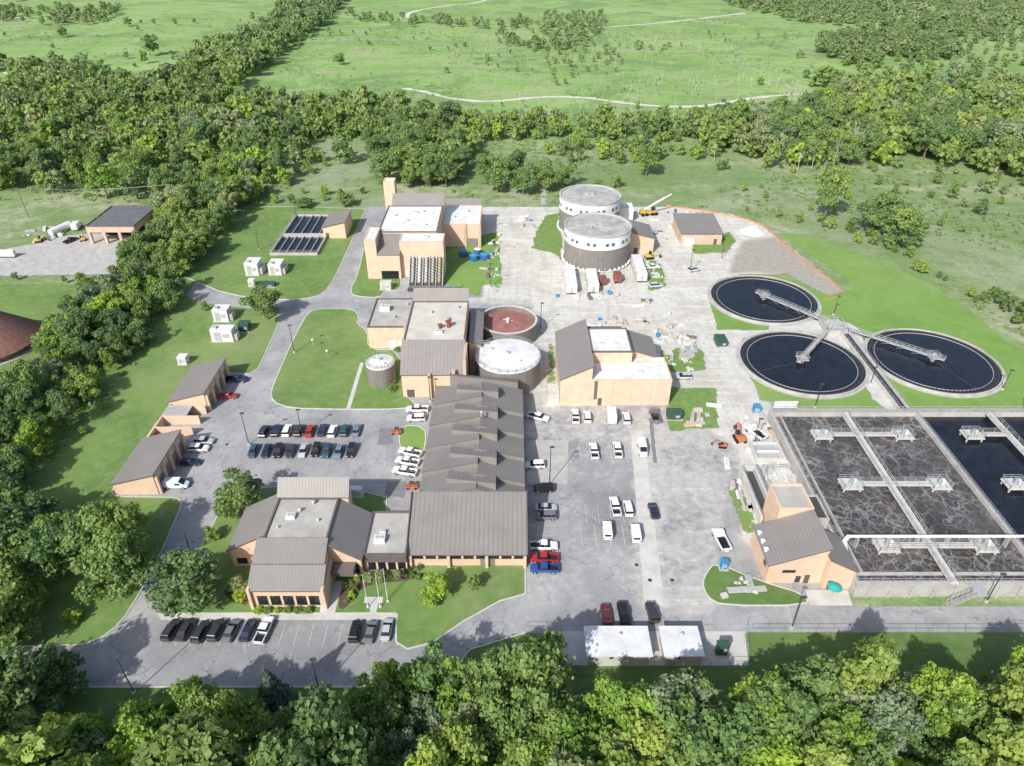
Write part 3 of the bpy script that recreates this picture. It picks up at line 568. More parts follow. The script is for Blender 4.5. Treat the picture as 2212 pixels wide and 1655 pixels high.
# ---------------------------------------------------------------- clarifiers
t=NT('clarifier_water'); a=t.noise(.25,4,.6,dist=1); clw=t.out(t.ramp(a,[(.3,(.009,.012,.019)),(.7,(.02,.024,.034))]),.16,0,.35)
hub=(gx(1800,697,2),gy(697,2))
for cx,cy,R,lab in((gx(1648,646),(gy(702)+gy(598))/2,17.3,'round dark water clarifier beside the construction track'),(83.2,172.3,17.3,'round clarifier full of dark water by the gravel road'),(121.2,173.2,17.7,'round clarifier full of dark water beside the lawn')):
    T=Thing('clarifier_tank',lab,'clarifier',(cx,cy,0)); n=80
    T.part('wall',MB().ring(cx,cy,R-.25,R+.15,0,.75,n),concrete); T.part('apron',MB().ring(cx,cy,R+.2,R+1.0,.02,.17,n),concrete)
    T.part('water',MB().cyl(cx,cy,R-.26,.1,.3,n),clw)
    T.part('launder',MB().ring(cx,cy,R-2.3,R-2.15,.15,.45,n),steel)
    m=MB(); m.ring(cx,cy,R-1.0,R-.85,.15,.5,n)
    for i in range(90):
        a=2*math.pi*i/90; m.beam((cx+(R-2.2)*math.cos(a),cy+(R-2.2)*math.sin(a),.5),(cx+(R-.6)*math.cos(a),cy+(R-.6)*math.sin(a),.5),.10,.1)
    T.part('weir',m,darksteel)
    v=Vector((hub[0]-cx,hub[1]-cy,0)); Lh=v.length; v.normalize(); a=Vector((cx,cy,1.5))-v*3; b=Vector((hub[0],hub[1],1.5))-v*2
    m=MB(); m.beam(a,b,1.1,.18); sd=Vector((-v.y,v.x,0))*.6
    T.part('bridge',m,steel); m=MB(); m.rail([a+sd,b+sd],1.1,1.6,.05); m.rail([a-sd,b-sd],1.1,1.6,.05)
    k=int(Lh/2)
    for i in range(k):
        for s2 in(sd,-sd): m.tube(a+s2+(b-a)*i/k,a+s2+(b-a)*(i+1)/k+Vector((0,0,-.7 if i%2 else 0)),.045,4); 
    T.part('railing',m,steel)
    m=MB(); m.box(cx-1.5,cx+1.5,cy-1.5,cy+1.5,1.45,1.65); m.cyl(cx,cy,.7,.2,1.45,16); m.rail([(cx-1.5,cy-1.5,1.65),(cx+1.5,cy-1.5,1.65),(cx+1.5,cy+1.5,1.65),(cx-1.5,cy+1.5,1.65),(cx-1.5,cy-1.5,1.65)],1.1,1.5,.05); m.box(cx-.5,cx+.5,cy-.4,cy+.4,1.65,2.5); T.part('centre_platform',m,steel)
    ang=math.atan2(v.y,v.x)+2.6; m=MB(); m.beam((cx,cy,.32),(cx+(R-2.4)*math.cos(ang),cy+(R-2.4)*math.sin(ang),.32),.12,.12); T.part('skimmer_arm',m,darksteel)
hx,hy=hub; T=Thing('splitter_platform','raised grey platform with railings joining the clarifier bridges','platform',(hx,hy,0))
T.part('base',MB().box(hx-3.2,hx+3.2,hy-4,hy+3.2,0,1.5),concrete); m=MB(); P=[(hx-3.2,hy-4,1.5),(hx+3.2,hy-4,1.5),(hx+3.2,hy+3.2,1.5),(hx-3.2,hy+3.2,1.5)]; m.rail(P+[P[0]],1.2,1.6,.06); T.part('railing',m,steel)
for i,(a,b) in enumerate(((-1.5,-2),(.5,-1),(1.8,1),(-1,1.5))): m=MB(); m.cyl(hx+a,hy+b,.35,1.5,2.3,10); m.box(hx+a-.2,hx+a+.2,hy+b+.3,hy+b+.9,1.5,2.6); T.part('valve_actuator',m,steel)
# channel from hub to aeration basin
x0,x1=gx(1835,735),gx(1850,735); T=Thing('effluent_channel','long concrete channel with dark water and railings','channel',((x0+x1)/2,165,0))
xa=hx+1.2; T.part('wall',MB().box(xa-.3,xa,144.9,hy-4.1,0,1.3),concrete2); T.part('wall',MB().box(xa+2.2,xa+2.5,144.9,hy-4.1,0,1.3),concrete2); T.part('water',MB().box(xa,xa+2.2,144.9,hy-4.2,.05,.6),clw)
m=MB(); m.rail([(xa-.15,144.9,1.3),(xa-.15,hy-4.2,1.3)],1,2.5,.04); m.rail([(xa+2.35,144.9,1.3),(xa+2.35,hy-4.2,1.3)],1,2.5,.04); T.part('railing',m,steel)
# ---------------------------------------------------------------- aeration basins
t=NT('aeration_water'); w=t.noise(.10,4,.6); nn=t.n('ShaderNodeTexNoise'); nn.inputs['Scale'].default_value=.24; nn.inputs['Detail'].default_value=3; t.t.links.new(t.pos,nn.inputs['Vector'])
ml=t.n('ShaderNodeVectorMath',operation='SCALE'); t.t.links.new(nn.outputs['Color'],ml.inputs[0]); ml.inputs['Scale'].default_value=6
ad=t.n('ShaderNodeVectorMath',operation='ADD'); t.t.links.new(t.pos,ad.inputs[0]); t.t.links.new(ml.outputs[0],ad.inputs[1])
vo=t.n('ShaderNodeTexVoronoi',feature='DISTANCE_TO_EDGE'); vo.inputs['Scale'].default_value=.32; t.t.links.new(ad.outputs[0],vo.inputs['Vector'])
vo2=t.n('ShaderNodeTexVoronoi',feature='DISTANCE_TO_EDGE'); vo2.inputs['Scale'].default_value=.75; t.t.links.new(ad.outputs[0],vo2.inputs['Vector'])
base=t.ramp(w,[(.35,(.043,.039,.039)),(.65,(.082,.075,.073))]); base=t.mix(.6,base,t.ramp(t.noise(1.2,5,.75),[(.35,.6),(.65,1.5)]),'MULTIPLY'); f1=t.ramp(vo.outputs['Distance'],[(0,.75),(.04,.30),(.11,0)]); f2=t.ramp(vo2.outputs['Distance'],[(0,.5),(.07,0)])
gate=t.ramp(t.noise(.12,4,.6),[(.36,0.2),(.56,1)]); f=t.math('MULTIPLY',t.math('MAXIMUM',f1,f2),gate); f=t.math('MULTIPLY',f,t.ramp(t.noise(1.6,4,.7),[(.35,.4),(.6,1)]))
k=t.mix(f,base,(.44,.425,.41)); aer=t.out(k,.4,0,.35)
ZW=3.5; X0,X1,X2=65.6,101.8,150.; Y0,Y1=90.1,143.2
T=Thing('aeration_basin','large rectangular concrete aeration basin with churning brown water','basin',((X0+X2)/2,(Y0+Y1)/2,0))
m=MB(); m.box(X0-.5,X0,Y0,Y1,0,ZW).box(X1-.45,X1+.45,Y0,Y1-.0,0,ZW).box(X0-.5,X2,Y0-.8,Y0-.01,0,ZW+.02).box(X0-.5,X2,Y1+.01,Y1+1.6,0,ZW+.02).box(X2,X2+.5,Y0,Y1,0,ZW); T.part('wall',m,concrete)
T.part('churning_water',MB().box(X0,X1-.46,Y0,Y1,.1,2.5),aer); T.part('still_water',MB().box(X1+.46,X2,Y0,Y1,.1,2.4),clw)
T.part('channel_wall',MB().box(X0,X1-.46,Y0+2.2,Y0+2.5,.1,ZW-.3),concrete); T.part('channel_wall',MB().box(X0+1.6,X0+1.9,Y0+2.6,Y1,.1,ZW-.3),concrete)
for i in range(20): x=X0+2+i*4.1; T.part('buttress',MB().box(x-.25,x+.25,Y0-1.1,Y0-.81,0,ZW-.1),concrete)
m=MB(); m.rail([(X0-.3,Y0,ZW),(X0-.3,Y1,ZW)],1.1,2.2,.05); m.rail([(X0-.4,Y0-.4,ZW),(X2,Y0-.4,ZW)],1.1,2.2,.05); m.rail([(X0-.4,Y1+.2,ZW),(X2,Y1+.2,ZW)],1.1,2.2,.055); m.rail([(X0-.4,Y1+1.4,ZW),(X2,Y1+1.4,ZW)],1.1,2.2,.055); m.rail([(X1-.3,Y0,ZW),(X1-.3,Y1,ZW)],1.1,2.5,.045); T.part('railing',m,steel)
def walk(T,a,b,w,z,nm='walkway'):
    m=MB(); m.beam((*a,z),(*b,z),w,.25); wk=T.part(nm,m,concrete2); d=Vector((b[0]-a[0],b[1]-a[1],0)).normalized(); s2=Vector((-d.y,d.x,0))*w/2
    m=MB(); A=Vector((*a,z+.25));B=Vector((*b,z+.25)); m.rail([A+s2,B+s2],1.1,2.2,.045); m.rail([A-s2,B-s2],1.1,2.2,.045); T.part('railing',m,steel,parent=wk)
walk(T,(83.3,Y0-.8),(83.3,Y1),1.7,ZW+.03); walk(T,(119.5,Y0-.8),(119.5,Y1),1.7,ZW+.03)
motm=simple('motor_grey_blue',(.30,.36,.42),.15)
def aerator(x,y):
    T2=Thing('surface_aerator','aerator motor on a grey concrete pier platform','aerator',(x,y,0),group='surface aerators in the basin')
    m=MB(); m.box(x-2.2,x+2.2,y-1.8,y+1.8,ZW-.2,ZW+.12)
    T2.part('platform',m,concrete2)
    for a in(-1.8,1.8):
        for b in(-1.4,1.4): T2.part('pier',MB().cyl(x+a,y+b,.22,2.3,ZW-.2,8),concrete)
    m=MB(); P=[(x-2.1,y-1.7,ZW+.12),(x+2.1,y-1.7,ZW+.12),(x+2.1,y+1.7,ZW+.12),(x-2.1,y+1.7,ZW+.12)]; m.rail(P+[P[0]],1.1,1.4,.05); T2.part('railing',m,steel)
    m=MB(); m.cyl(x,y,.5,ZW+.12,ZW+.7,12); m.cyl(x,y,.3,ZW+.7,ZW+1.5,12); m.box(x+.45,x+.95,y-.25,y+.25,ZW+.12,ZW+1.3,1); T2.part('motor',m,[motm,offwhite])
for yc,xa,xb in((gy(938,ZW),74.7,94.2),(gy(1045,ZW),74.7,94.2),(gy(1178,ZW),74.7,94.2)):
    walk(T,(xa,yc),(xb,yc),1.5,ZW-.02,'cross_walkway'); aerator(xa,yc); aerator(xb,yc)
for yc in(gy(938,ZW),gy(1045,ZW),gy(1178,ZW)): 
    walk(T,(111,yc),(119.5,yc),1.5,ZW-.02,'cross_walkway'); aerator(111,yc)
# air pipe
T=Thing('air_pipe','pale air pipe on supports crossing the basin','pipe',(70,gy(1165,5),0)); yp=gy(1158,5.3); m=MB(); m.tube((67,yp,5.3),(X2,yp,5.3),.32,12); m.tube((66,yp-.8,5.0),(67,yp,5.3),.45,12); m.tube((65.8,yp-2,4.3),(66,yp-.8,5.0),.5,12); m.tube((65.8,yp-2,4.3),(66,yp-3.6,1.2),.5,12); T.part('pipe',m,offwhite)
for i in range(14): x=69+i*6; T.part('support',MB().box(x-.12,x+.12,yp-.5,yp+.5,ZW-1,4.95),steel)
T=Thing('access_stair','steel stair up to the basin wall','stair',(86,87.5,0))
for i in range(12): T.part('step',MB().box(82+i*.35,82.4+i*.35,86.6,87.8,.1+i*.28,.22+i*.28),steel)
m=MB(); m.rail([(82,86.6,.2),(86.1,86.6,3.4)],1,1,.04); m.rail([(82,87.8,.2),(86.1,87.8,3.4)],1,1,.04); T.part('railing',m,steel); T.part('landing',MB().box(86.1,88.2,86.6,89.2,3.3,3.42),steel)
# ---------------------------------------------------------------- vehicles
def loft(m,st,mi=0):
    # st: list of (x, halfwidth, zb, zt)
    n=8; vs=[]
    for x,w,zb,z1 in st:
        h=z1-zb; vs+=[(x,-w*.9,zb),(x,w*.9,zb),(x,w,zb+h*.25),(x,w,zb+h*.7),(x,w*.9,z1),(x,-w*.9,z1),(x,-w,zb+h*.7),(x,-w,zb+h*.25)]
    fs=[]
    for k in range(len(st)-1):
        for i in range(n): j=(i+1)%n; fs.append((k*n+i,(k+1)*n+i,(k+1)*n+j,k*n+j)[::-1])
    fs.append(tuple(range(n))); fs.append(tuple((len(st)-1)*n+i for i in range(n-1,-1,-1))); m.add(vs,fs,mi)
def cabin(m,xb0,xt0,xt1,xb1,wb,wt,z0,z1,mi=0):
    m.hexa([(xb0,-wb,z0),(xb1,-wb,z0),(xb1,wb,z0),(xb0,wb,z0)],[(xt0,-wt,z1),(xt1,-wt,z1),(xt1,wt,z1),(xt0,wt,z1)],mi)
paints={}
def paint(c):
    if c not in paints:
        cc={'white':(.80,.81,.82),'black':(.02,.02,.022),'dark':(.045,.048,.053),'navy':(.022,.032,.075),'gray':(.17,.18,.19),'silver':(.48,.50,.52),'red':(.42,.03,.03),'blue':(.03,.08,.32),'maroon':(.16,.018,.022),'steelblue':(.16,.22,.29),'teal':(.04,.085,.12),'orange':(.5,.12,.05)}[c]
        t=NT('car_paint_'+c); t.out(cc,.28,.0,.5); t.b.inputs['Coat Weight'].default_value=.6; t.b.inputs['Coat Roughness'].default_value=.08; paints[c]=t.m
    return paints[c]
lampm=simple('headlamp_lens',(.75,.76,.78),.05,1,.1); tailm=simple('tail_lamp_lens',(.35,.01,.01),.05,1,.2)
vcache={}
def vmesh(ty):
    b=MB();g=MB()
    if ty=='sedan':
        loft(b,[(-2.4,.82,.35,.80),(-2.3,.88,.26,.98),(-1.7,.91,.22,1.05),(0,.92,.2,1.0),(1.2,.92,.22,.98),(2.1,.88,.24,.84),(2.4,.78,.32,.68)]); cabin(g,-1.85,-1.15,.35,1.2,.82,.62,.98,1.42); cabin(b,-1.18,-1.10,.30,.38,.63,.6,1.421,1.46); dims=(1.45,-1.42,.33,2.35,-2.38,.62)
        for s2 in(-1,1): b.beam((-.35,s2*.79,1.0),(-.35,s2*.64,1.42),.05,.04)
    elif ty=='suv':
        loft(b,[(-2.35,.84,.4,1.0),(-2.25,.93,.3,1.12),(0,.95,.28,1.12),(1.1,.95,.28,1.10),(2.0,.91,.3,1.0),(2.35,.8,.4,.8)]); cabin(g,-2.2,-1.95,.4,1.15,.87,.72,1.08,1.66); cabin(b,-2.02,-1.95,.36,.44,.73,.7,1.661,1.72); dims=(1.42,-1.42,.37,2.3,-2.33,.78)
        for x in(-1.1,-.2):
            for s2 in(-1,1): b.beam((x,s2*.84,1.1),(x,s2*.74,1.66),.06,.05)
        for s2 in(-1,1): b.tube((-1.7,s2*.62,1.77),(.2,s2*.62,1.77),.025,4)
    elif ty=='pickup':
        loft(b,[(-.75,.96,.42,1.18),(.2,.97,.4,1.18),(1.3,.97,.4,1.18),(2.5,.94,.42,1.1),(2.85,.86,.5,.95)]); b.box(-2.85,-.76,-.95,.95,.5,.62); b.box(-2.85,-.76,-.96,-.84,.62,1.18); b.box(-2.85,-.76,.84,.96,.62,1.18); b.box(-2.86,-2.76,-.84,.84,.62,1.16)
        cabin(g,-.75,-.55,.75,1.4,.88,.73,1.16,1.78); cabin(b,-.62,-.55,.70,.78,.74,.7,1.781,1.85); dims=(1.85,-1.75,.42,2.8,-2.88,.85)
        for s2 in(-1,1): b.beam((.2,s2*.85,1.18),(.2,s2*.75,1.78),.06,.05)
        g.box(-2.74,-.78,-.82,.82,.625,.64)
    elif ty=='van':
        loft(b,[(-2.7,.95,.4,2.1),(-2.6,.98,.35,2.2),(.9,.98,.35,2.2),(1.5,.96,.35,1.75),(2.1,.94,.35,1.25),(2.7,.85,.45,.9)]); 
        g.add([(1.02,-.82,2.12),(1.02,.82,2.12),(1.62,.82,1.70),(1.62,-.82,1.70),(2.0,-.8,1.36),(2.0,.8,1.36)],[(0,3,2,1),(3,4,5,2)]); 
        for s2 in(-1,1): g.box(.1,1.2,s2*.985-.008,s2*.985+.008,1.3,1.85)
        g.box(-2.72,-2.7,-.7,.7,1.35,1.9); dims=(1.75,-1.75,.36,2.6,-2.72,.75)
    elif ty=='box':
        b.box(-3.2,1.0,-1.1,1.1,.7,3.0); loft(b,[(1.15,1.0,.5,2.2),(2.0,1.0,.45,2.15),(2.5,.98,.45,1.4),(3.1,.9,.5,1.15)]); g.add([(2.03,-.85,2.05),(2.03,.85,2.05),(2.46,.85,1.48),(2.46,-.85,1.48)],[(0,3,2,1)]); dims=(2.1,-2.1,.45,3.05,-3.22,.9)
        for s2 in(-1,1): g.box(1.3,2.0,s2*1.003-.006,s2*1.003+.006,1.35,2.0)
    elif ty=='flat':
        b.box(-3.2,.6,-1.1,1.1,.85,1.0); b.box(-3.2,-3.1,-1.1,1.1,1,1.5); b.box(-3.2,.6,-1.1,-1.0,1.0,1.5); b.box(-3.2,.6,1.0,1.1,1,1.5); b.box(-3.2,2.4,-.4,.4,.5,.85); loft(b,[(.7,1.0,.5,2.2),(1.7,1.0,.45,2.15),(2.2,.98,.45,1.4),(2.9,.9,.5,1.2)]); g.add([(1.73,-.85,2.05),(1.73,.85,2.05),(2.16,.85,1.48),(2.16,-.85,1.48)],[(0,3,2,1)]); g.box(-3.0,.5,-.95,.95,1.003,1.02); g.box(-1.5,-.3,-.6,.6,1.02,1.5); dims=(2.0,-2.1,.45,2.85,-3.22,.9)
    xf,xr,r,hx2,tx,hz=dims; hw=.95 if ty in('pickup','van','box','flat') else .90
    wm=MB(); wm.tube((0,-.12,0),(0,.12,0),r,14); rm=MB(); rm.tube((0,-.135,0),(0,.135,0),r*.58,10)
    return b,g,wm,rm,dims,hw
names={'sedan':'parked_car','suv':'parked_suv','pickup':'pickup_truck','van':'parked_van','box':'box_truck','flat':'utility_truck'}
desc={'sedan':'sedan','suv':'sport utility car','pickup':'pickup truck with open bed','van':'van','box':'box truck','flat':'flatbed work truck'}
wheelmesh={};glassmesh={};vm={};lm={}
def vehicle(px,py,rot,ty,c,place='on the asphalt parking lot',grp='cars parked in the yard',lab=None):
    X,Y=G(px,py); 
    if ty not in vm: vm[ty]=vmesh(ty)
    b,g,wm,rm,(xf,xr,r,hx2,tx,hz),hw=vm[ty]
    if (ty,c) not in vcache: vcache[(ty,c)]=mkmesh('body',b,paint(c))
    if ty not in glassmesh:
        glassmesh[ty]=mkmesh('window',g,glass); wheelmesh[ty]=(mkmesh('wheel',wm,[black]),mkmesh('rim',rm,steel)); lm[ty]=(mkmesh('headlight',MB().box(-.05,.05,-.16,.16,-.07,.07),lampm),mkmesh('tail_light',MB().box(-.03,.03,-.12,.12,-.12,.12),tailm))
    T=Thing(names[ty],lab or f'{c} {desc[ty]} parked {place}','truck' if ty in('pickup','box','flat') else('van' if ty=='van' else 'car'),(X+random.uniform(-.1,.1),Y+random.uniform(-.3,.3),.03),math.radians(rot+random.uniform(-2,2)),grp)
    T.part('body',vcache[(ty,c)],None); T.part('window',glassmesh[ty],None)
    for a,s2 in((xf,1),(xf,-1),(xr,1),(xr,-1)):
        o=T.part('wheel',wheelmesh[ty][0],None); o.location=(a,s2*(hw-.06),r); T.part('rim',wheelmesh[ty][1],None,parent=o)
    for s2 in(1,-1):
        o=T.part('headlight',lm[ty][0],None); o.location=(hx2,s2*hw*.7,hz); o=T.part('tail_light',lm[ty][1],None); o.location=(tx,s2*hw*.75,hz+.1)
lot='in the marked staff lot'
for x,ty,c in zip((572,597,621,646,671,696,720,745,770),('suv','suv','suv','suv','sedan','sedan','suv','suv','sedan'),('dark','navy','white','dark','red','navy','white','teal','steelblue')): vehicle(x,934,90,ty,c,lot)
for x,ty,c in zip((548,577,603,629,655,682,707,733,759),('sedan','sedan','suv','sedan','sedan','suv','suv','sedan','suv'),('teal','navy','black','dark','silver','black','teal','steelblue','black')): vehicle(x,978,270,ty,c,lot)
for x,ty,c in zip((371,402,437,469,502,538,571,770,803,836),('suv','sedan','suv','suv','sedan','sedan','pickup','suv','sedan','sedan'),('dark','dark','dark','dark','gray','navy','white','black','gray','silver')): vehicle(x,1366,84 if x<600 else 88,ty,c,'facing the office walkway')
for a in((513,822,2,'pickup','navy'),(494,858,0,'sedan','red'),(443,956,0,'suv','silver'),(431,974,0,'suv','white'),(413,1002,0,'sedan','navy'),(383,1053,0,'van','white')): vehicle(*a,place='outside the garages')
for a in((901,888,180,'pickup','white'),(900,906,180,'suv','white'),(886,981,160,'pickup','white'),(880,1001,165,'pickup','white'),(874,1023,165,'pickup','white'),(1163,905,-25,'pickup','white'),(1156,1008,180,'suv','white'),(1175,1060,180,'suv','black'),(1180,1100,0,'sedan','silver'),(1178,1118,180,'suv','gray'),(1175,1184,0,'pickup','white'),(1175,1208,180,'pickup','red'),(1175,1232,180,'pickup','blue')): vehicle(*a,place='beside the workshop hall')
for a in((1243,903,90,'pickup','white'),(1269,905,90,'suv','white'),(1320,904,90,'box','white'),(1353,908,90,'suv','white'),(1413,903,90,'flat','gray'),(1283,978,90,'pickup','white'),(1334,978,90,'pickup','white'),(1386,974,270,'van','white'),(1328,1097,92,'pickup','white'),(1357,1104,90,'suv','white'),(1411,1106,92,'sedan','navy'),(1311,1150,90,'van','white'),(1371,1155,90,'van','white'),(1555,1170,98,'flat','white'),(1309,1330,92,'sedan','maroon'),(1347,1330,90,'pickup','black'),(1408,1328,95,'suv','dark')): vehicle(*a,place='in the open yard')
for a in((1475,817,180,'suv','silver'),(1630,938,120,'flat','white'),(1417,619,10,'suv','silver'),(1408,580,5,'pickup','white'),(1498,586,20,'suv','silver'),(155,522,70,'pickup','black'),(168,494,100,'box','white')): vehicle(*a,place='on the dusty construction yard')
for x,y in((857,936),(890,1054)):
    X,Y=G(x,y); T=Thing('utility_cart','small orange utility cart on the asphalt','cart',(X,Y,.03)); m=MB(); loft(m,[(-1.3,.6,.3,.8),(-.2,.62,.3,.6),(.6,.6,.3,.9),(1.3,.5,.4,.7)]); T.part('body',m,paint('orange'),local=True); m=MB(); m.box(-.5,.6,-.55,.55,1.6,1.68)
    for a in(-.45,.55):
        for b in(-.5,.5): m.tube((a,b,.5),(a,b,1.6),.04,4)
    T.part('roof_frame',m,darksteel,local=True)
    for a in(-.85,.85):
        for b in(-.6,.6): o=T.part('wheel',MB().tube((a,b-.1,.28),(a,b+.1,.28),.28,10),black,local=True)
# heavy machines
def excavator(px,py,rot,mat,lab,s=1.0):
    X,Y=G(px,py); T=Thing('excavator',lab,'excavator',(X,Y,.03),math.radians(rot)); T.o.scale=(s,s,s)
    for b in(-1.1,1.1): T.part('track',MB().box(-1.7,1.7,b-.3,b+.3,0,.8),black,local=True)
    m=MB(); loft(m,[(-1.9,1.1,.95,1.8),(-.9,1.2,.9,2.0),(.3,1.2,.9,1.8),(1.1,1.1,.95,1.3)]); T.part('body',m,mat,local=True)
    T.part('cab',MB().hexa([(0,.2,1.9),(1.2,.2,1.5),(1.2,1.2,1.5),(0,1.2,1.9)],[(0.1,.25,2.9),(1.0,.25,2.9),(1.0,1.15,2.9),(.1,1.15,2.9)]),glass,local=True)
    m=MB(); m.beam((1,-.3,1.5),(3.2,-.3,3.4),.35,.45); m.beam((3.2,-.3,3.4),(4.6,-.3,1.5),.28,.35); T.part('boom',m,mat,local=True); T.part('bucket',MB().hexa([(4.2,-.7,.4),(5.0,-.7,.4),(5.0,.1,.4),(4.2,.1,.4)],[(4.4,-.7,1.5),(4.9,-.7,1.5),(4.9,.1,1.5),(4.4,.1,1.5)]),darksteel,local=True)
excavator(1597,950,95,orange,'orange tracked excavator on pale rubble',.9); excavator(1560,965,170,orange,'orange compact excavator beside the basin works',.55); excavator(1402,558,10,yellow,'yellow loader machine by the trailers',.9); excavator(85,523,20,yellow,'yellow excavator in the depot yard',.8); excavator(180,520,120,yellow,'yellow loader beside the depot',.7)
X,Y=G(1400,464); T=Thing('mobile_crane','yellow mobile crane with pale telescopic boom','crane',(X,Y,.03),math.radians(12)); m=MB(); m.box(-3.6,3.6,-1.2,1.2,.9,1.6); m.box(-3.6,-1.8,-1.1,1.1,1.6,2.5); T.part('chassis',m,yellow,local=True)
m=MB(); m.beam((-2,0,2.3),(6.5,0,6.6),.7,.6); m.beam((6.5,0,6.7),(9.5,0,8.2),.45,.4); T.part('boom',m,offwhite,local=True); T.part('cab',MB().box(1.5,3.2,.4,1.2,1.65,2.9),glass,local=True)
for a in(-3,-1.2,1.4,3):
    for b in(-1.3,1.3): T.part('wheel',MB().tube((a,b-.25,.7),(a,b+.25,.7),.7,12),black,local=True)
# trailers and containers
def trailer(x,y0,y1,h,w,mat,lab,name='office_trailer'):
    Xc=gx(x,(y0+y1)/2);Ya=gy(y1);Yb=gy(y0,h); T=Thing(name,lab,'trailer' if 'trailer' in name else 'container',(Xc,(Ya+Yb)/2,0)); T.part('body',MB().box(Xc-w/2,Xc+w/2,Ya,Yb,.6,h),mat)
    T.part('roof',MB().box(Xc-w/2-.08,Xc+w/2+.08,Ya-.08,Yb+.08,h+.003,h+.13),offwhite if mat is not redbox else redbox); T.part('skirt',MB().box(Xc-w/2+.1,Xc+w/2-.1,Ya+.1,Yb-.1,0,.59),darksteel)
    m=MB(); m.box(Xc-.5,Xc+.5,Ya-.05,Ya-.004,.7,2.6 if h>2.8 else 2.3); T.part('door',m,steel if mat is not redbox else rust)
    if 'office' in name:
        for k in range(3): yy=Ya+(Yb-Ya)*(k+.6)/3.4; T.part('window',MB().box(Xc-w/2-.05,Xc-w/2-.004,yy,yy+1.2,1.5,2.4),glass)
trailer(1230,573,636,3.2,3.6,offwhite,'white site office trailer by the digester'); trailer(1276,580,634,3.2,3.6,offwhite,'white site office trailer beside cladding stacks'); trailer(1376,550,610,3.2,3.4,offwhite,'white site office trailer by the loader')
trailer(1299,594,617,2.7,2.4,redbox,'closed red steel shipping container',name='shipping_container'); trailer(1331,586,612,2.7,2.6,redbox,'rusty red shipping container with open end',name='shipping_container'); trailer(20,542,554,2.8,9,offwhite,'white box trailer in the depot yard',name='cargo_trailer'); trailer(1690,868,884,2.6,6.,offwhite,'pale metal shed at the basin corner',name='equipment_container')
def cabinet(xl,xr,yb,yt,yf,mat,lab,name='equipment_enclosure'):
    z=zt(yb,yt);x0,x1=gx(xl,yb),gx(xr,yb);y0=gy(yb);y1=max(gy(yf,z),y0+1); T=Thing(name,lab,'enclosure',((x0+x1)/2,(y0+y1)/2,.12)); T.part('body',MB().box(x0,x1,y0,y1,.3,z),mat); T.part('roof',MB().box(x0-.1,x1+.1,y0-.1,y1+.1,z+.003,z+.12),mat)
    T.part('base',MB().box(x0-.3,x1+.3,y0-.3,y1+.3,.12,.29),concrete); winf(T,x0+(x1-x0)*.15,x0+(x1-x0)*.48,y0,.5,z*.85,'door',mat if mat is green_box else steel); winf(T,x0+(x1-x0)*.55,x0+(x1-x0)*.85,y0,z*.4,z*.7,'louvre',steel)
    if name=='equipment_enclosure' and x1-x0>3: T.part('side_unit',MB().box(x1+.01,x1+1.2,y0+.6,y1-.6,.3,z*.6),steel); T.part('exhaust_hood',MB().box(x0+.6,x0+1.8,y0+.8,y0+2,z+.12,z+.7),steel)
cabinet(532,560,596,570,556,offwhite,'white equipment enclosure on the grass'); cabinet(582,609,595,573,559,offwhite,'white equipment enclosure by the basin'); cabinet(538,550,620,606,601,offwhite,'small white cabinet beside the road'); cabinet(563,593,621,613,607,green_box,'green transformer cabinet beside the road',name='transformer_cabinet')
cabinet(463,495,696,671,658,offwhite,'tall white equipment enclosure'); cabinet(459,505,739,714,702,offwhite,'wide white equipment enclosure'); cabinet(516,538,718,702,692,green_box,'green transformer cabinet on the lawn',name='transformer_cabinet'); cabinet(386,404,789,773,764,offwhite,'lone small white enclosure on the lawn')
cabinet(1441,1472,908,893,882,green_box,'green dumpster sized transformer',name='transformer_cabinet'); cabinet(1546,1570,1418,1395,1385,green_box,'green generator cabinet on the pad',name='transformer_cabinet'); cabinet(1548,1570,750,738,722,green_box,'green dumpster on the gravel',name='dumpster'); cabinet(822,845,627,612,605,concrete2,'small concrete valve box on the lawn',name='valve_box'); cabinet(758,783,1075,1058,1050,offwhite,'white utility enclosure behind the office',name='utility_enclosure'); cabinet(1628,1642,893,880,872,bluelid,'blue portable toilet by the basin',name='portable_toilet'); cabinet(1556,1570,1232,1216,1210,bluelid,'blue portable toilet by the blower building',name='portable_toilet')
for x,y,r in((1001,553,9.5),(1024,562,10),(1047,560,10),(1032,549,8)):
    X,Y=G(x,y); R=r*.165; T=Thing('blue_tank','round blue tank with tarpaulin top','tank',(X,Y,.12)); T.part('wall',MB().cyl(X,Y,R,.12,2.2,20),bluetank); T.part('cover',MB().cyl(X,Y,R+.05,2.2,2.5,20,R*.5),bluelid if r>9 else offwhite)
for x,y in((112,512),):
    X,Y=G(x,y); T=Thing('white_silo','white horizontal tank in the depot yard','tank',(X,Y,.15)); T.part('body',MB().tube((X,Y,2.0),(X+3.,Y+9,2.0),1.2,14),white); T.part('saddle',MB().box(X-1,X+1,Y+1,Y+1.6,.15,1.2),concrete); T.part('saddle',MB().box(X+1,X+3.2,Y+7,Y+7.6,.15,1.2),concrete)
# umbrella
X,Y=G(1797,1285); T=Thing('patio_umbrella','teal patio umbrella beside the blower building','umbrella',(X,Y,.1)); T.part('canopy',MB().cyl(X,Y,1.4,2.3,2.9,8,.08),teal); T.part('pole',MB().cyl(X,Y,.04,.1,2.4,6),steel); sheet('patio',[(1740,1275),(1830,1275),(1842,1309),(1748,1309)],.15,concrete2)
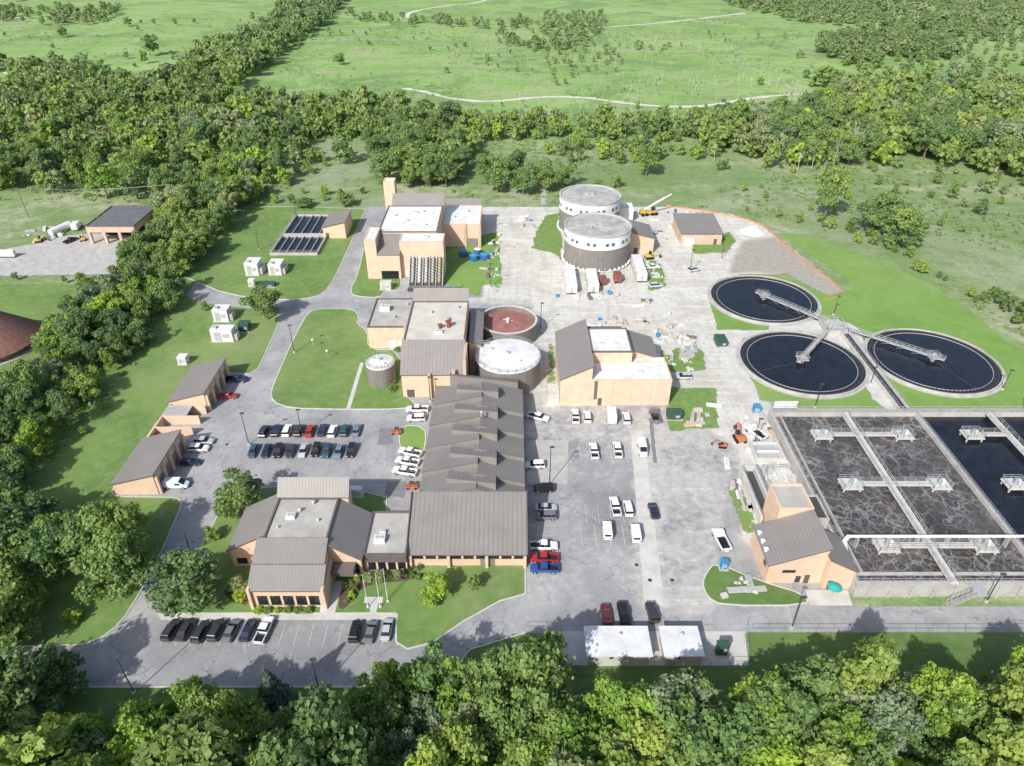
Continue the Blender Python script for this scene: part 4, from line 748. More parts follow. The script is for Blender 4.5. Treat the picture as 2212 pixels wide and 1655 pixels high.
# lamps
def lamp(x,yb,yt,arm=0,lab='dark slender light pole with a box lamp'):
    X,Y=G(x,yb); h=min(11,max(6,zt(yb,yt))); T=Thing('light_pole',lab,'light pole',(X,Y,0),group='site light poles'); T.part('pole',MB().cyl(X,Y,.13,.5,h,8,.08),darksteel); T.part('base',MB().cyl(X,Y,.35,0,.5,12),concrete2); T.part('lamp_head',MB().box(X-.25,X+.75,Y-.25,Y+.25,h,h+.18),darksteel)
for a in((636,762,703),(538,960,893),(653,940,885),(412,1192,1145),(290,1497,1420),(690,1492,1425),(1187,1047,950),(1268,872,822),(1710,1357,1290),(1628,962,905),(2130,1300,1240),(1168,712,655),(1558,560,510),(930,868,815),(1880,830,780),(2212,900,850),(1490,588,540),(1060,620,570),(560,540,505),(1760,880,830),(1800,680,640),(1300,640,585),(640,470,430),(2165,842,800)): lamp(*a)
for x,y,h in((62,470,13),(385,460,12),(345,440,12)):
    X,Y=G(x,y); T=Thing('utility_pole','wooden utility pole with cross arm','utility pole',(X,Y,0)); T.part('pole',MB().cyl(X,Y,.18,0,h,8,.12),bark); T.part('cross_arm',MB().box(X-1.3,X+1.3,Y-.08,Y+.08,h-.9,h-.7),bark)
a=G(62,470);b=G(385,460); T=Thing('power_line','thin overhead wires between utility poles','wire',(a[0],a[1],12))
for dx in(-1.2,0,1.2):
    m=MB(); P=[Vector((a[0]+dx+(b[0]-a[0])*i/12,a[1]+(b[1]-a[1])*i/12,12.4-math.sin(math.pi*i/12)*1.2)) for i in range(13)]
    for p1,p2 in zip(P,P[1:]): m.tube(p1,p2,.03,4)
    T.part('wire',m,steel)
for x in(795,822,838):
    X,Y=G(x,1312 if x<830 else 1300); T=Thing('flagpole','white flagpole on concrete by the office','flagpole',(X,Y,.15)); T.part('pole',MB().cyl(X,Y,.08,.15,9,8,.04),white); T.part('finial',MB().cyl(X,Y,.12,9,9.2,8),steel); T.part('base',MB().cyl(X,Y,.3,.15,.35,12),concrete2)
for x,y in((678,752),(709,776)):
    X,Y=G(x,y); T=Thing('weather_mast','small instrument mast on the lawn','mast',(X,Y,.12)); T.part('pole',MB().cyl(X,Y,.06,.12,2.8,6),steel); T.part('sensor',MB().cyl(X,Y,.35,2.8,3.1,10),white)
# fences
def fence(px,h,lab,mat=steel,name='fence',panel=None):
    p=[Vector((*q,0)) for q in wpoly(px)]; T=Thing(name,lab,'fence',tuple(p[0])); m=MB(); m.rail([tuple(q) for q in p],h,3.,.035); T.part('post_and_rail',m,mat)
    if panel:
        m=MB()
        for a,b in zip(p,p[1:]): m.beam(a,b,.05,h*.9)
        T.part('fabric',m,panel)
fence([(1212,1362),(1212,1438),(1614,1438),(1610,1364)],1.8,'chain link fence around the service pad'); fence([(1620,1366),(2300,1366)],1.8,'chain link fence along the lower road'); fence([(1130,1362),(1212,1362)],1.8,'chain link fence by the pad corner')
fence([(790,440),(1050,440),(1200,441),(1440,441)],1.8,'chain link fence along the rear boundary'); fence([(330,1125),(392,1120)],1.2,'short wooden gate rail'); fence([(2110,560),(2212,690),(2400,800)],1.8,'dark fence along the lawn edge')
orf=simple('orange_fabric',(.56,.27,.13),.2,1); fence(chaikin([(1440,445),(1555,462),(1640,482),(1680,515),(1740,570),(1822,626),(1815,640),(1780,648)],1,False),.6,'orange silt fence curving around the works',orf,'silt_fence',orf)
# construction clutter
def clutter(px,n,seed):
    r=random.Random(seed); P=wpoly(px); xs_=[p[0] for p in P]; ys_=[p[1] for p in P]; k=0
    while k<n:
        x=r.uniform(min(xs_),max(xs_)); y=r.uniform(min(ys_),max(ys_))
        if not inpoly(np.array([x]),np.array([y]),P)[0]: continue
        k+=1; kind=r.choice(['slab','pallet','pipe','lumber','rubble']); rot=r.choice([0,math.pi/2])+r.uniform(-.3,.3); m=MB()
        if kind=='slab':
            for j in range(r.randint(2,4)): m.box(-1.2,1.2+r.uniform(-.2,.2),-.6,.6,.02+j*.27,.27+j*.27)
            T=Thing('concrete_slab_stack','stack of pale precast concrete slabs on the gravel','building material',(x,y,.03),rot,'construction materials'); T.part('slab',m,r.choice([concrete,concrete2]),local=True)
        elif kind=='pallet':
            m.box(-.6,.6,-.5,.5,.15,r.uniform(.6,1.3)); T=Thing('wrapped_pallet','wrapped goods on a wooden pallet','building material',(x,y,.03),rot,'construction materials'); T.part('goods',m,r.choice([offwhite,offwhite,concrete2,concrete,bluelid]),local=True); m=MB()
            m.box(-.6,.6,-.5,.5,0,.12); T.part('pallet',m,bark,local=True)
        elif kind=='pipe':
            for j in range(5): m.tube((-2,-.6+j*.28,.16),(2,-.6+j*.28,.16),.145,8)
            for j in range(4): m.tube((-2,-.46+j*.28,.40),(2,-.46+j*.28,.40),.145,8)
            T=Thing('pipe_bundle','bundle of grey pipes lying on the ground','building material',(x,y,.03),rot,'construction materials'); T.part('pipe',m,r.choice([steel,offwhite]),local=True)
        elif kind=='lumber':
            for j in range(3): m.box(-1.8+r.uniform(-.2,.2),1.8,-.5,.5,.02+j*.2,.22+j*.2)
            T=Thing('lumber_stack','stack of weathered lumber boards','building material',(x,y,.03),rot,'construction materials'); T.part('board',m,r.choice([brick2,concrete,bark]),local=True)
        else:
            T=Thing('rubble_pile','small heap of broken concrete','rubble',(x,y,.03),rot,'construction materials')
            for j in range(7):
                a,b=r.gauss(0,.8),r.gauss(0,.6); s2=r.uniform(.2,.45); z=.0; T.part('stone',MB().hexa([(a-s2,b-s2*.7,z),(a+s2,b-s2,z),(a+s2*.8,b+s2,z),(a-s2,b+s2*.8,z)],[(a-s2*.6,b-s2*.5,s2*1.2),(a+s2*.5,b-s2*.6,s2),(a+s2*.4,b+s2*.6,s2*1.3),(a-s2*.6,b+s2*.5,s2)]),concrete2,local=True)
clutter([(1405,700),(1475,700),(1510,750),(1500,800),(1430,795),(1415,740)],46,1); clutter([(1265,690),(1390,688),(1395,702),(1265,704)],14,2); clutter([(1045,530),(1075,520),(1080,600),(1045,610)],12,3); clutter([(1120,465),(1150,465),(1160,490),(1125,490)],8,4)
clutter([(1200,635),(1350,635),(1345,643),(1205,645)],12,5); clutter([(1440,450),(1465,450),(1465,490),(1435,490)],10,6); clutter([(1490,860),(1545,860),(1548,920),(1490,925)],9,7); clutter([(1610,900),(1665,900),(1730,1010),(1740,1060),(1660,1060),(1620,960)],34,8); clutter([(1385,470),(1410,470),(1440,520),(1420,530)],8,9); clutter([(1550,1230),(1600,1240),(1650,1290),(1560,1290)],6,10); clutter([(30,505),(190,478),(200,500),(60,530)],16,11); clutter([(1400,565),(1430,565),(1430,608),(1400,608)],8,12)
clutter([(1060,470),(1120,462),(1140,640),(1085,640)],8,13); clutter([(1475,455),(1540,460),(1560,470),(1480,465)],8,14); clutter([(1560,990),(1600,985),(1640,1100),(1600,1110)],12,15); clutter([(1350,620),(1480,620),(1480,680),(1350,680)],4,16)
sheet('concrete_pad',[(1590,930),(1650,900),(1665,900),(1760,1080),(1650,1075),(1600,985)],.05,concrete2,1,rag=.25)
X,Y=G(1625,500); T=Thing('gravel_mound','white heap of gravel at the track bend','gravel heap',(X,Y,0)); T.part('heap',MB().cyl(X,Y,5,.02,2.2,18,.8),whiteroof)
# access ramp structure beside the basin
T=Thing('influent_channel','raised concrete channel with pipes beside the basin','channel',(55,115,0)); m=MB(); m.box(52.5,53,108,124,0,2.6).box(55.5,56,110.5,124,0,2.6).box(52.5,56,124.01,124.5,0,2.6); T.part('wall',m,concrete2); T.part('floor',MB().box(53,55.5,110.4,124,.1,1.2),darksteel)
m=MB(); m.rail([(52.6,108,2.6),(52.6,124,2.6)],1.1,2,.05); m.rail([(55.8,110.5,2.6),(55.8,124,2.6)],1.1,2,.05); T.part('railing',m,steel); T.part('pipe',MB().tube((56.8,112,1.3),(56.8,126,1.3),.4,10),steel); T.part('pipe',MB().tube((50.8,112,.5),(50.8,118,.5),.35,10),steel)
T=Thing('pump_skid','cluster of grey pumps and pipes on a pale slab','equipment',(61,118,0)); T.part('slab',MB().box(58.2,64.6,111.5,126,0,.5),concrete2); T.part('tank',MB().tube((59.5,114,1.4),(59.5,118.5,1.4),.8,12),steel); T.part('pump',MB().cyl(62.5,114.5,.6,.5,1.8,12),motm); T.part('pump',MB().cyl(62.5,117.5,.6,.5,1.8,12),motm); m=MB(); m.tube((62.5,113,1.0),(62.5,125,1.0),.22,8); m.tube((59.5,119,1.0),(62.5,121,1.0),.22,8); m.tube((60.5,122,.8),(60.5,125.5,.8),.3,8); T.part('pipe',m,offwhite); T.part('railing',MB().rail([(58.3,111.6,.5),(58.3,125.9,.5),(64.5,125.9,.5)],1.1,1.8,.05),steel); T.part('control_box',MB().box(58.8,60,123.6,125,.5,2.4),steel)
T=Thing('valve_chamber','open concrete chamber with pipework and grating','chamber',(61,131,0)); m=MB(); m.box(57.5,64.5,128,128.4,0,1.6).box(57.5,64.5,134,134.4,0,1.6).box(57.5,57.9,128.4,134,0,1.6).box(64.1,64.5,128.4,134,0,1.6); T.part('wall',m,concrete2); T.part('grating',MB().box(57.9,64.1,128.4,134,.8,1.0),steel); T.part('pipe',MB().tube((58.5,131,1.3),(63.8,131,1.3),.3,10),offwhite)
# ---------------------------------------------------------------- vegetation
def crown_arrays(seed,n,ls,shape='round'):
    r=np.random.default_rng(seed)
    if shape=='cone':
        z=r.uniform(.06,1,n)**1.0; rad=(1-z)*.5*(.75+.25*np.sin(z*60)); a=r.uniform(0,2*np.pi,n); rr=rad*np.sqrt(r.uniform(.35,1,n)); c=np.stack([rr*np.cos(a),rr*np.sin(a),z],-1); nr=np.stack([np.cos(a),np.sin(a),np.full(n,.6)],-1)
    else:
        k=r.integers(22,36); lob=[]; top=r.uniform(.86,.95); lean=r.uniform(-.06,.06,2)
        for i in range(k):
            z=r.uniform(.22,top); env=.40*math.sqrt(max(.04,1-((z-.53)/.45)**2)); a=r.uniform(0,2*np.pi); q=env*math.sqrt(r.uniform(.1,1)); lob.append((q*math.cos(a)+lean[0]*z,q*math.sin(a)+lean[1]*z,z,r.uniform(.07,.155)))
        lob.append((0,0,.58,.22)); lob=np.array(lob); w=lob[:,3]**2; li=r.choice(len(lob),n,p=w/w.sum()); Lb=lob[li]
        d=r.normal(size=(n,3)); d/=np.linalg.norm(d,axis=1)[:,None]; d[:,2]=np.where(d[:,2]<-.3,-d[:,2],d[:,2]); rad=Lb[:,3]*(r.uniform(.65,1.12,n)+.5*r.random(n)**7)
        c=Lb[:,:3]+d*rad[:,None]*np.array([1,1,.8]); nr=d
    nr=nr+r.normal(size=(n,3))*.55; nr/=np.linalg.norm(nr,axis=1)[:,None]
    u=np.cross(nr,r.normal(size=(n,3))); u/=np.linalg.norm(u,axis=1)[:,None]; v=np.cross(nr,u)
    s2=ls*r.uniform(.5,1.5,n)[:,None]; u=u*s2; v=v*s2*.8
    return c,u,v
def quads(c,u,v): # (n,4,3)
    return np.stack([c-u-v*.6,c+u*.5-v,c+u+v*.7,c-u*.6+v],1)
def mesh_from_quads(name,V,mat):
    n=V.shape[0]; me=bpy.data.meshes.new(name); me.vertices.add(n*4); me.vertices.foreach_set('co',V.reshape(-1).astype(np.float32)); me.loops.add(n*4); me.loops.foreach_set('vertex_index',np.arange(n*4,dtype=np.int32)); me.polygons.add(n)
    me.polygons.foreach_set('loop_start',np.arange(0,n*4,4,dtype=np.int32)); 
    try: me.polygons.foreach_set('loop_total',np.full(n,4,dtype=np.int32))
    except Exception: pass
    me.materials.append(mat); me.update(); me.validate(); return me
def trunkmb(seed,dead=False):
    r=random.Random(seed); m=MB(); m.tube((0,0,0),(r.uniform(-.01,.01),r.uniform(-.01,.01),.45),.032,7,.018); 
    for i in range(7 if not dead else 16):
        a=r.uniform(0,6.28); z0=r.uniform(.22,.6 if dead else .45); l=r.uniform(.15,.32); p=(0,0,z0); q_=(l*math.cos(a),l*math.sin(a),z0+r.uniform(.15,.35)); m.tube(p,q_,.011,5,.004)
        if dead:
            for j in range(2): b=a+r.uniform(-1,1); m.tube(q_,(q_[0]+.1*math.cos(b),q_[1]+.1*math.sin(b),q_[2]+r.uniform(.05,.15)),.004,4,.002)
    m.tube((0,0,.44),(0,0,.8 if not dead else .9),.018,6,.006); return m
NV=10
CA=[crown_arrays(100+i,4600,.0215) for i in range(NV)]; CF=[crown_arrays(200+i,340,.066) for i in range(10)]; CM=[crown_arrays(300+i,1000,.041) for i in range(8)]; CH=[crown_arrays(350+i,3400,.0245) for i in range(8)]; CS=crown_arrays(400,3800,.026,'cone')
tm=[mkmesh('trunk',trunkmb(i),bark) for i in range(3)]; dm=[mkmesh('trunk',trunkmb(50+i,True),paleb) for i in range(3)]
cmesh={}
trees=[] # X,Y,h,R,kind
def addt(x,y,h,R,k='A'): X,Y=G(x,y); trees.append((X,Y,h,R,k))
def scatter(px,sp,h0,h1,kinds='AAAB',world=False,jit=.48,prob=1,clump=None,rr=(.34,.54)):
    P=px if world else wpoly(px); xs_=[p[0] for p in P];ys_=[p[1] for p in P]
    gx_=np.arange(min(xs_),max(xs_),sp);gy_=np.arange(min(ys_),max(ys_),sp); A,B=np.meshgrid(gx_,gy_); A=A+rng.uniform(-jit,jit,A.shape)*sp; B=B+rng.uniform(-jit,jit,B.shape)*sp
    k=inpoly(A,B,P)&(rng.random(A.shape)<prob)
    if clump is not None: k&=(patchy(A,B)+rng.normal(size=A.shape)*.35>clump)
    for x,y in zip(A[k],B[k]):
        h=random.uniform(h0,h1)*(random.uniform(.65,1.2)); trees.append((x,y,h,h*random.uniform(*rr),random.choice(kinds)))
# site trees
for a in((578,690,11,6.5,'B'),(522,1112,10.5,6.0,'B'),(418,1306,11.5,7,'B'),(940,1298,6,3.8,'C'),(445,673,3.6,1.5,'B'),(265,1195,14,6.5,'A'),(222,1225,13,6,'A'),(258,1290,14,7,'A'),(292,1250,12,5.5,'A'),(75,1215,14,6.5,'B'),(120,1250,12,6,'A'),(30,1180,13,6,'B'),(30,1395,13,6.5,'A'),(5,1330,13,6,'B'),(-30,1420,13,6,'A'),(150,1200,11,5,'A'),(100,1165,11,5,'B'),
 (605,1545,12.5,4.8,'S'),(95,1545,15,6.5,'B'),(160,1500,9,4,'B'),(20,1560,13,6,'A'),(460,1165,3.6,1.8,'A'),(162,1342,3.2,1.9,'C'),(228,884,2.4,1.2,'A'),(182,938,2.4,1.2,'A'),(140,612,3,1.2,'A'),(35,605,3,1.4,'B'),(1025,1275,4,1.6,'B'),(515,1275,3,2.2,'W'),(520,1295,2.2,1.5,'C'),
 (250,712,12,6,'C'),(215,730,11,5.5,'C'),(290,690,11,6,'A'),(180,760,9,4.5,'W'),(95,830,8,4,'B'),(120,770,9,5,'A'),(400,590,13,6,'A'),(360,600,13,6,'B'),(430,560,12,6,'A'),(300,575,11,6,'W'),
 (745,352,12,6.5,'B'),(1395,380,15,6.3,'A'),(752,445,5.5,5,'B'),(660,447,4,4.5,'B'),(1075,415,16,7.5,'A'),(1130,420,14,6.5,'A'),(1050,398,15,6.5,'A'),(1180,412,14,6.5,'A'),(1215,405,13,6,'A'),(1110,395,16,7,'B'),(1290,415,6,3,'A'),(1330,405,6,3.5,'A'),
 (1780,475,23,7.5,'A'),(1895,510,17,8,'A'),(1925,530,16,8,'A'),(1870,505,12,7,'B'),(1950,535,13,6,'A'),(735,140,9,4.5,'B'),(330,120,17,8,'B'),(450,108,12,5,'A'),(505,108,12,5,'A'),(860,760,2,1.3,'A'),(845,830,2.4,1.5,'B'),(848,845,2,1.4,'A')): addt(*a)
for a in((1835,350,20,8,'D'),(1700,250,22,8,'D'),(2150,370,16,7,'D')): addt(*a)
# shrubs near office
for x,y in((760,1262),(772,1258),(768,1275),(760,1290),(752,1302),(815,1257),(850,1250),(890,1245),(838,1252),(905,1250),(560,1320),(580,1322),(600,1322),(622,1322),(645,1322),(665,1322),(745,1270),(885,1232),(905,1230),(780,1245)): addt(x,y,random.uniform(1.0,1.7),random.uniform(.7,1.1),random.choice('ABBC'))
for x,y in((797,1258),(822,1256),(865,1250)): addt(x,y,2.6,1.5,'F')
# woods
scatter([(-300,205),(150,195),(330,225),(560,222),(640,250),(700,300),(650,350),(600,405),(560,445),(400,445),(330,442),(200,428),(0,415),(-400,420)],8.6,8,15,'AAAABBWC',prob=.95)
scatter([(330,440),(560,440),(520,472),(455,560),(405,600),(370,612),(330,600),(260,590),(300,575),(340,560),(350,520),(345,480)],6.8,10,15,'ABAAW')
scatter([(105,800),(115,740),(150,690),(200,650),(280,618),(380,612),(400,640),(365,690),(320,760),(270,830),(190,880),(140,950),(95,1030),(0,1130),(-300,1200),(-400,900),(0,870)],6.2,7,13,'ABBAACCW')
scatter([(-300,620),(-60,620),(-60,650),(-300,690)],8,8,13,'ABB')
scatter([(30,1120),(140,1120),(150,1200),(120,1290),(60,1330),(-200,1400),(-200,1180)],7.5,9,14,'ABBA',prob=.8)
# tree belt behind the plant
scatter([(640,250),(860,244),(900,262),(1100,266),(1500,270),(1520,305),(1250,300),(1030,306),(760,306),(640,300)],7.2,6,12.5,'AAAABBCW',prob=.95)
scatter([(640,228),(870,222),(880,250),(700,262),(640,250)],8.5,8,13,'AAABW',prob=.85)
scatter([(1480,272),(1740,268),(1780,235),(1900,238),(2200,230),(2600,235),(2600,395),(2120,382),(1980,350),(1850,362),(1640,362),(1520,325)],8.6,11,19,'AAABWC',prob=.93)
scatter([(1500,300),(1760,290),(1760,330),(1540,340)],8,7,13,'AABC',prob=.8)
scatter([(800,345),(870,300),(1000,285),(1020,310),(1010,385),(950,410),(830,408)],8.2,11,17,'AAAB')
scatter([(660,265),(1000,262),(1010,290),(820,300),(680,295)],9,9,14,'AAB'); scatter([(1180,335),(1330,298),(1520,298),(1520,350),(1350,358),(1230,360)],8.5,5,10,'AABC',prob=.75)
scatter([(600,420),(640,330),(760,300),(1000,290),(1250,295),(1250,330),(1000,330),(800,340),(700,370)],8.5,3,10,'AABC',prob=.8,clump=-.4)
scatter([(900,228),(1500,240),(1740,236),(1740,215),(1500,236),(1100,226)],7,1.5,4.5,'AWC',prob=.8,clump=-.4)
scatter([(300,222),(470,120),(560,72),(610,25),(650,-30),(760,-30),(720,40),(610,120),(510,200)],9.5,9,16,'ABBA')
scatter([(-600,50),(60,58),(200,52),(260,40),(260,20),(-600,20)],12,6,12,'ABW',prob=.7,clump=-.4); scatter([(-700,20),(700,-10),(700,-60),(-700,-60)],16,8,13,'AB',prob=.6,clump=-.3)
scatter([(-500,130),(200,150),(330,190),(300,225),(-500,215)],9.5,7,13,'AABW',prob=.85,clump=-.8); scatter([(0,60),(600,40),(400,150),(0,140)],20,3,10,'AB',prob=.6,clump=.7)
scatter([(1060,60),(1130,35),(1300,32),(1310,60),(1290,90),(1180,118),(1080,100)],10,4,10,'ABW',prob=.8,clump=-1.1); scatter([(730,30),(1060,45),(1060,80),(880,60),(780,50)],12,5,9,'ABW',prob=.7,clump=-.7)
scatter([(1745,105),(1850,80),(2030,90),(2060,130),(1900,125),(1890,158),(1850,155)],8,10,13,'BBB'); scatter([(1700,45),(2300,110),(2500,60),(2500,-60),(1540,-60),(1560,10)],11.5,8,14,'ABBW',prob=.88,clump=-1.1)
scatter([(1650,60),(1800,60),(1960,150),(2300,200),(2400,150),(2300,80)],13,4,11,'ABW',prob=.75,clump=-.4); scatter([(1150,90),(1500,100),(1520,200),(1200,200)],12,2.5,7,'AWW',prob=.6,clump=-.3); scatter([(1760,170),(2300,190),(2300,235),(1790,222)],11,8,15,'ABW',prob=.85,clump=-1)
scatter([(500,60),(1100,70),(1150,180),(520,200)],14,1.2,5,'ABW',prob=.6,clump=.5); scatter([(1500,70),(1700,80),(1800,190),(1520,200)],13,1.5,7,'ABW',prob=.6,clump=.1)
scatter([(1690,495),(1740,485),(1860,530),(1900,545),(1990,590),(2100,650),(2250,740),(2500,900),(2480,850),(2230,700),(2050,600),(1900,520),(1760,470)],5.2,3,6,'ABB',prob=.85)
scatter([(2120,650),(2180,690),(2400,830),(2400,760),(2140,620)],8,5,8,'AB'); scatter([(500,450),(600,395),(800,410),(1000,410),(990,430),(560,447)],9,2,6,'ABC',prob=.6,clump=.2)
scatter([(1240,370),(1700,400),(2200,480),(2200,640),(2000,560),(1500,440),(1240,420)],9,1.2,4.5,'AWC',prob=.5,clump=.6); scatter([(1500,320),(2300,390),(2300,520),(1900,410),(1500,370)],9,2,8,'AWB',prob=.65,clump=-.3)
# wood on the near side of the plant
def wpolyfill(P,sp,h0,h1,kinds,rr=(.32,.47)): scatter(P,sp,h0,h1,kinds,True,rr=rr)
wpolyfill([(-100,28),(-100,52),(-20,53),(-18,28)],5.4,17,21,'AABA')
wpolyfill([(-100,46),(-100,62),(-72,61),(-60,58),(-52,62),(-44,63),(-36,60),(-24,63),(-18,64),(-18,46)],4.2,9,13.5,'AABCWC'); wpolyfill([(-18,30),(-22,64),(-13,70),(-4,71),(4,66),(10,63.5),(30,62.5),(40,64),(44,30)],4.4,11,16,'AAWACC'); wpolyfill([(44,30),(41,66),(50,69),(60,67),(75,65),(110,68),(110,30)],4.5,11,16,'AAWWCAC')
wpolyfill([(-70,62),(-70,66),(-20,67),(-20,63)],5,1.5,4,'AABC'); wpolyfill([(44,66),(44,73),(100,72),(100,66)],6,1.5,4,'AAWC')
addt(110,1680,12,6,'Y'); addt(60,1700,11,5,'Y'); addt(30,1640,9,4,'Y')
def vis(x,y,h):
    a,b=proj(x,y,h*.75); return -10<a<2222 and -10<b<1645
score=[(t_[2]/math.sqrt(t_[0]**2+t_[1]**2+H*H) if (vis(*t_[:3]) and t_[4]!='D') else (9 if t_[4]=='D' else -1)) for t_ in trees]
order=sorted(range(len(trees)),key=lambda i:-score[i]); ind=order[:298]; rest=order[298:]
lk={'A':'leafy green tree','B':'dark green dense tree','C':'bright green tree','Y':'yellowing tree','S':'blue green spruce tree','W':'pale silvery green tree','D':'bare dead tree','F':'white flowering shrub'}
LM['F']=simple('white_blossom',(.7,.7,.66),.2,3)
for n_,i in enumerate(ind):
    x,y,h,R,k=trees[i]; e=bpy.data.objects.new('shrub' if h<2.8 else('dead_tree' if k=='D' else('spruce_tree' if k=='S' else 'tree')),None); e.location=(x,y,0.05); e.rotation_euler=(0,0,random.uniform(0,6.28)); e.scale=(R*2,R*2*random.uniform(.85,1.15),h) ; e.empty_display_size=.3; col.objects.link(e)
    where='in the wood beside the plant' if y<72 else('on mown grass by the plant road' if y<200 and x<0 else 'in the tree belt behind the plant'); meta(e,(lk[k] if h>2.8 else 'rounded clipped shrub')+(' '+where if h>2.8 else ' in a planting bed near buildings'),'tree' if h>=2.8 else 'shrub','trees around the plant' if h>=2.8 else 'shrubs')
    tk=bpy.data.objects.new('trunk',(dm if k=='D' else tm)[n_%3]); tk.parent=e; col.objects.link(tk)
    if k!='D':
        vi=n_%NV; key=(vi,k)
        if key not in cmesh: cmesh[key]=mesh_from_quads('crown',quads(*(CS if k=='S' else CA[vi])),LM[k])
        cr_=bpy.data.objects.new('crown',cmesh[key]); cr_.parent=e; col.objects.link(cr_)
# everything further off reads as one wood
acc={}
for i in rest:
    x,y,h,R,k=trees[i]
    if k in 'DF': k='W'
    src=(CH if (y<80 and abs(x)<90) else (CM if y<330 else CF))
    a=random.uniform(0,6.28); ca,sa=math.cos(a),math.sin(a); c,u,v=src[random.randrange(8)]; V=quads(c,u,v); V=V*np.array([R*2,R*2,h]); V=np.stack([V[...,0]*ca-V[...,1]*sa+x,V[...,0]*sa+V[...,1]*ca+y,V[...,2]],-1); acc.setdefault(k,[]).append(V)
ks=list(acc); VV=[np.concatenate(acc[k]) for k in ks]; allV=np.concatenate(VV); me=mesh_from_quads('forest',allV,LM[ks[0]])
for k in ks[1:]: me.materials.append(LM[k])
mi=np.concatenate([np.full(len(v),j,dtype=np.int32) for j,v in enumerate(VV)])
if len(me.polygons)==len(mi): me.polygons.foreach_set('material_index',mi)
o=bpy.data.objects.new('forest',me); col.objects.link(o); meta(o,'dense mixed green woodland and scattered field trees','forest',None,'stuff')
print('TREES',len(trees),'quads',len(allV))
# undergrowth and field tussocks
def tufts(px,sp,s0,s1,prob,nq=12,clump=None):
    P=wpoly(px); xs_=[p[0] for p in P];ys_=[p[1] for p in P]; A,B=np.meshgrid(np.arange(min(xs_),max(xs_),sp),np.arange(min(ys_),max(ys_),sp)); A=A+rng.uniform(-.5,.5,A.shape)*sp;B=B+rng.uniform(-.5,.5,B.shape)*sp; k=inpoly(A,B,P)&(rng.random(A.shape)<prob)
    if clump is not None: k&=(patchy(A,B,1.7)+rng.normal(size=A.shape)*.4>clump)
    A=A[k];B=B[k]; n=len(A)
    s2=rng.uniform(s0,s1,n); off=rng.normal(size=(n,nq,3))*np.array([.5,.5,.25]); c=np.stack([A,B,s2*.35],-1)[:,None,:]+off*s2[:,None,None]; c[...,2]=np.abs(c[...,2]); c=c.reshape(-1,3); sc_=np.repeat(s2,nq)
    nr=rng.normal(size=c.shape)+np.array([0,0,1.2]); nr/=np.linalg.norm(nr,axis=1)[:,None]; u=np.cross(nr,rng.normal(size=c.shape)); u/=np.linalg.norm(u,axis=1)[:,None]; v=np.cross(nr,u); u*=(sc_*.28)[:,None]; v*=(sc_*.24)[:,None]; return quads(c,u,v)
U=[tufts([(500,450),(620,380),(1000,300),(1500,290),(2300,390),(2400,800),(2212,760),(2060,620),(1900,540),(1690,490),(1560,455),(1440,440),(560,443)],3.0,.4,1.5,.7,10,clump=.1),tufts([(-400,40),(2600,40),(2600,235),(-400,235)],6.5,.8,2.4,.6,6,clump=.6),tufts([(-300,205),(640,240),(1500,240),(2500,215),(2500,375),(1500,300),(640,300),(560,445),(-400,425)],4.8,1,3,.6,9),tufts([(105,800),(280,618),(400,640),(320,760),(140,950),(0,1130),(-300,1200),(-400,900)],3.5,.8,2.2,.7,10),tufts([(-200,1500),(900,1500),(1000,1455),(1200,1450),(1620,1450),(1650,1400),(2400,1400),(2400,1700),(-200,1700)],2.2,.3,1.3,.5,12,clump=-.2)]
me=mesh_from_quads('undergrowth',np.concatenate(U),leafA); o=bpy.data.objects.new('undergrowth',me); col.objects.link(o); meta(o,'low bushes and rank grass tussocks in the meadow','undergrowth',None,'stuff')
m=MB()
P=wpoly([(1130,85),(1480,95),(1560,200),(1250,205),(1130,150)])
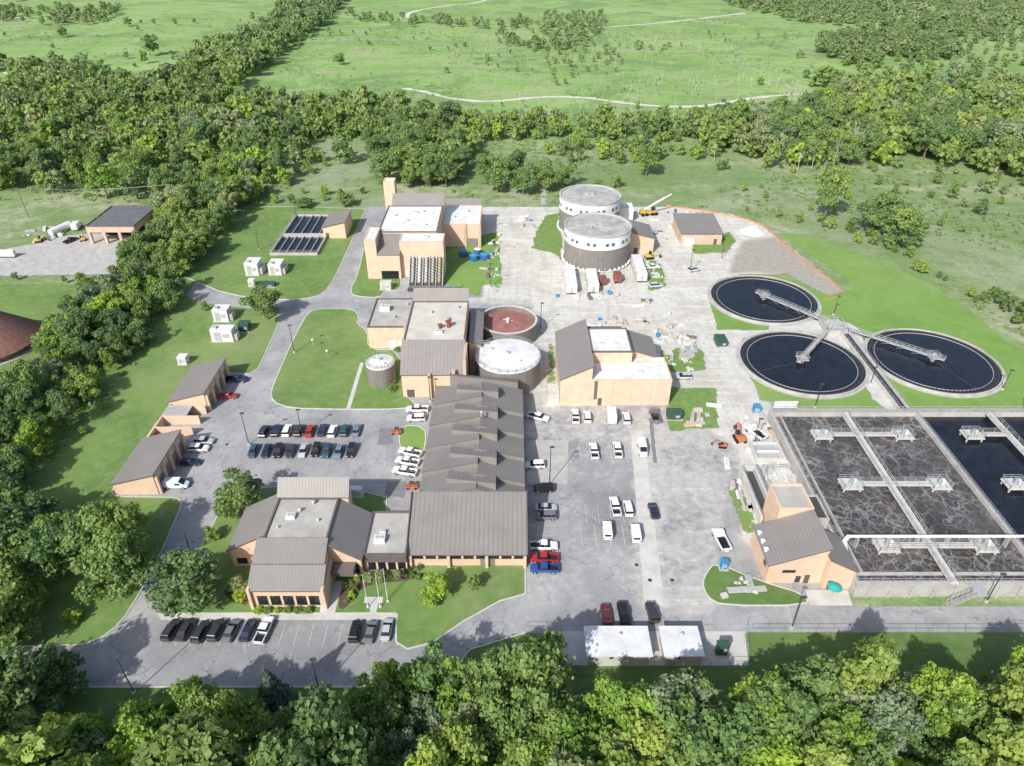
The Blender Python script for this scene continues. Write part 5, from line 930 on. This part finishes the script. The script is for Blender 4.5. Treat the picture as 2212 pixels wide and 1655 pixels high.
for i in range(420):
    x=random.uniform(P[0][0]-60,P[2][0]+60); y=random.uniform(P[3][1]-20,P[0][1]+40); h=random.uniform(3,7); m.tube((x,y,0),(x+random.uniform(-.5,.5),y,h),.13,3,.04)
    if i%2: m.tube((x,y,h*.5),(x+random.uniform(-1.6,1.6),y+random.uniform(-1,1),h*.85),.07,3,.03)
for poly,n in(([(640,245),(1500,250),(1500,290),(700,290)],40),([(1500,240),(2300,230),(2200,370),(1500,300)],30),([(60,200),(600,230),(560,330),(60,330)],35)):
    P=wpoly(poly)
    for i in range(n):
        x=random.uniform(min(a for a,b in P),max(a for a,b in P)); y=random.uniform(min(b for a,b in P),max(b for a,b in P)); h=random.uniform(7,14); m.tube((x,y,0),(x+random.uniform(-1,1),y,h),.18,3,.05)
        for j in range(3): m.tube((x,y,h*(.4+.15*j)),(x+random.uniform(-3,3),y+random.uniform(-2,2),h*(.7+.15*j)),.09,3,.03)
o=bpy.data.objects.new('dead_scrub',mkmesh('dead_scrub',m,paleb)); col.objects.link(o); meta(o,'bare grey dead saplings standing in the meadow','dead scrub',None,'stuff')
# ---------------------------------------------------------------- light, sky, camera
el=math.radians(39); dx,dy=.50,.866
d=Vector((dx*math.cos(el),dy*math.cos(el),-math.sin(el))).normalized()
sl=bpy.data.lights.new('sun','SUN'); sl.energy=4.8; sl.angle=math.radians(.9); sl.color=(1,.97,.92); so=bpy.data.objects.new('sun',sl); so.rotation_euler=d.to_track_quat('-Z','Y').to_euler(); so.location=(-60,-90,200); col.objects.link(so)
w=bpy.data.worlds.new('World'); scn.world=w; w.use_nodes=True; nt=w.node_tree; sk=nt.nodes.new('ShaderNodeTexSky'); sk.sky_type='NISHITA'; sk.sun_disc=False; sk.sun_elevation=el; sk.sun_rotation=math.atan2(-dx,-dy); sk.dust_density=2.5; nt.links.new(sk.outputs[0],nt.nodes['Background'].inputs[0]); nt.nodes['Background'].inputs[1].default_value=.15
cd=bpy.data.cameras.new('camera'); cd.sensor_width=36; cd.lens=36*1534/2212.; cd.clip_end=9000; cd.clip_start=1; co=bpy.data.objects.new('camera',cd); co.location=(0,0,H); co.rotation_euler=(math.pi/2-TH,0,0); col.objects.link(co); scn.camera=co
scn.view_settings.view_transform='Standard'; scn.view_settings.look='None'; scn.view_settings.exposure=0
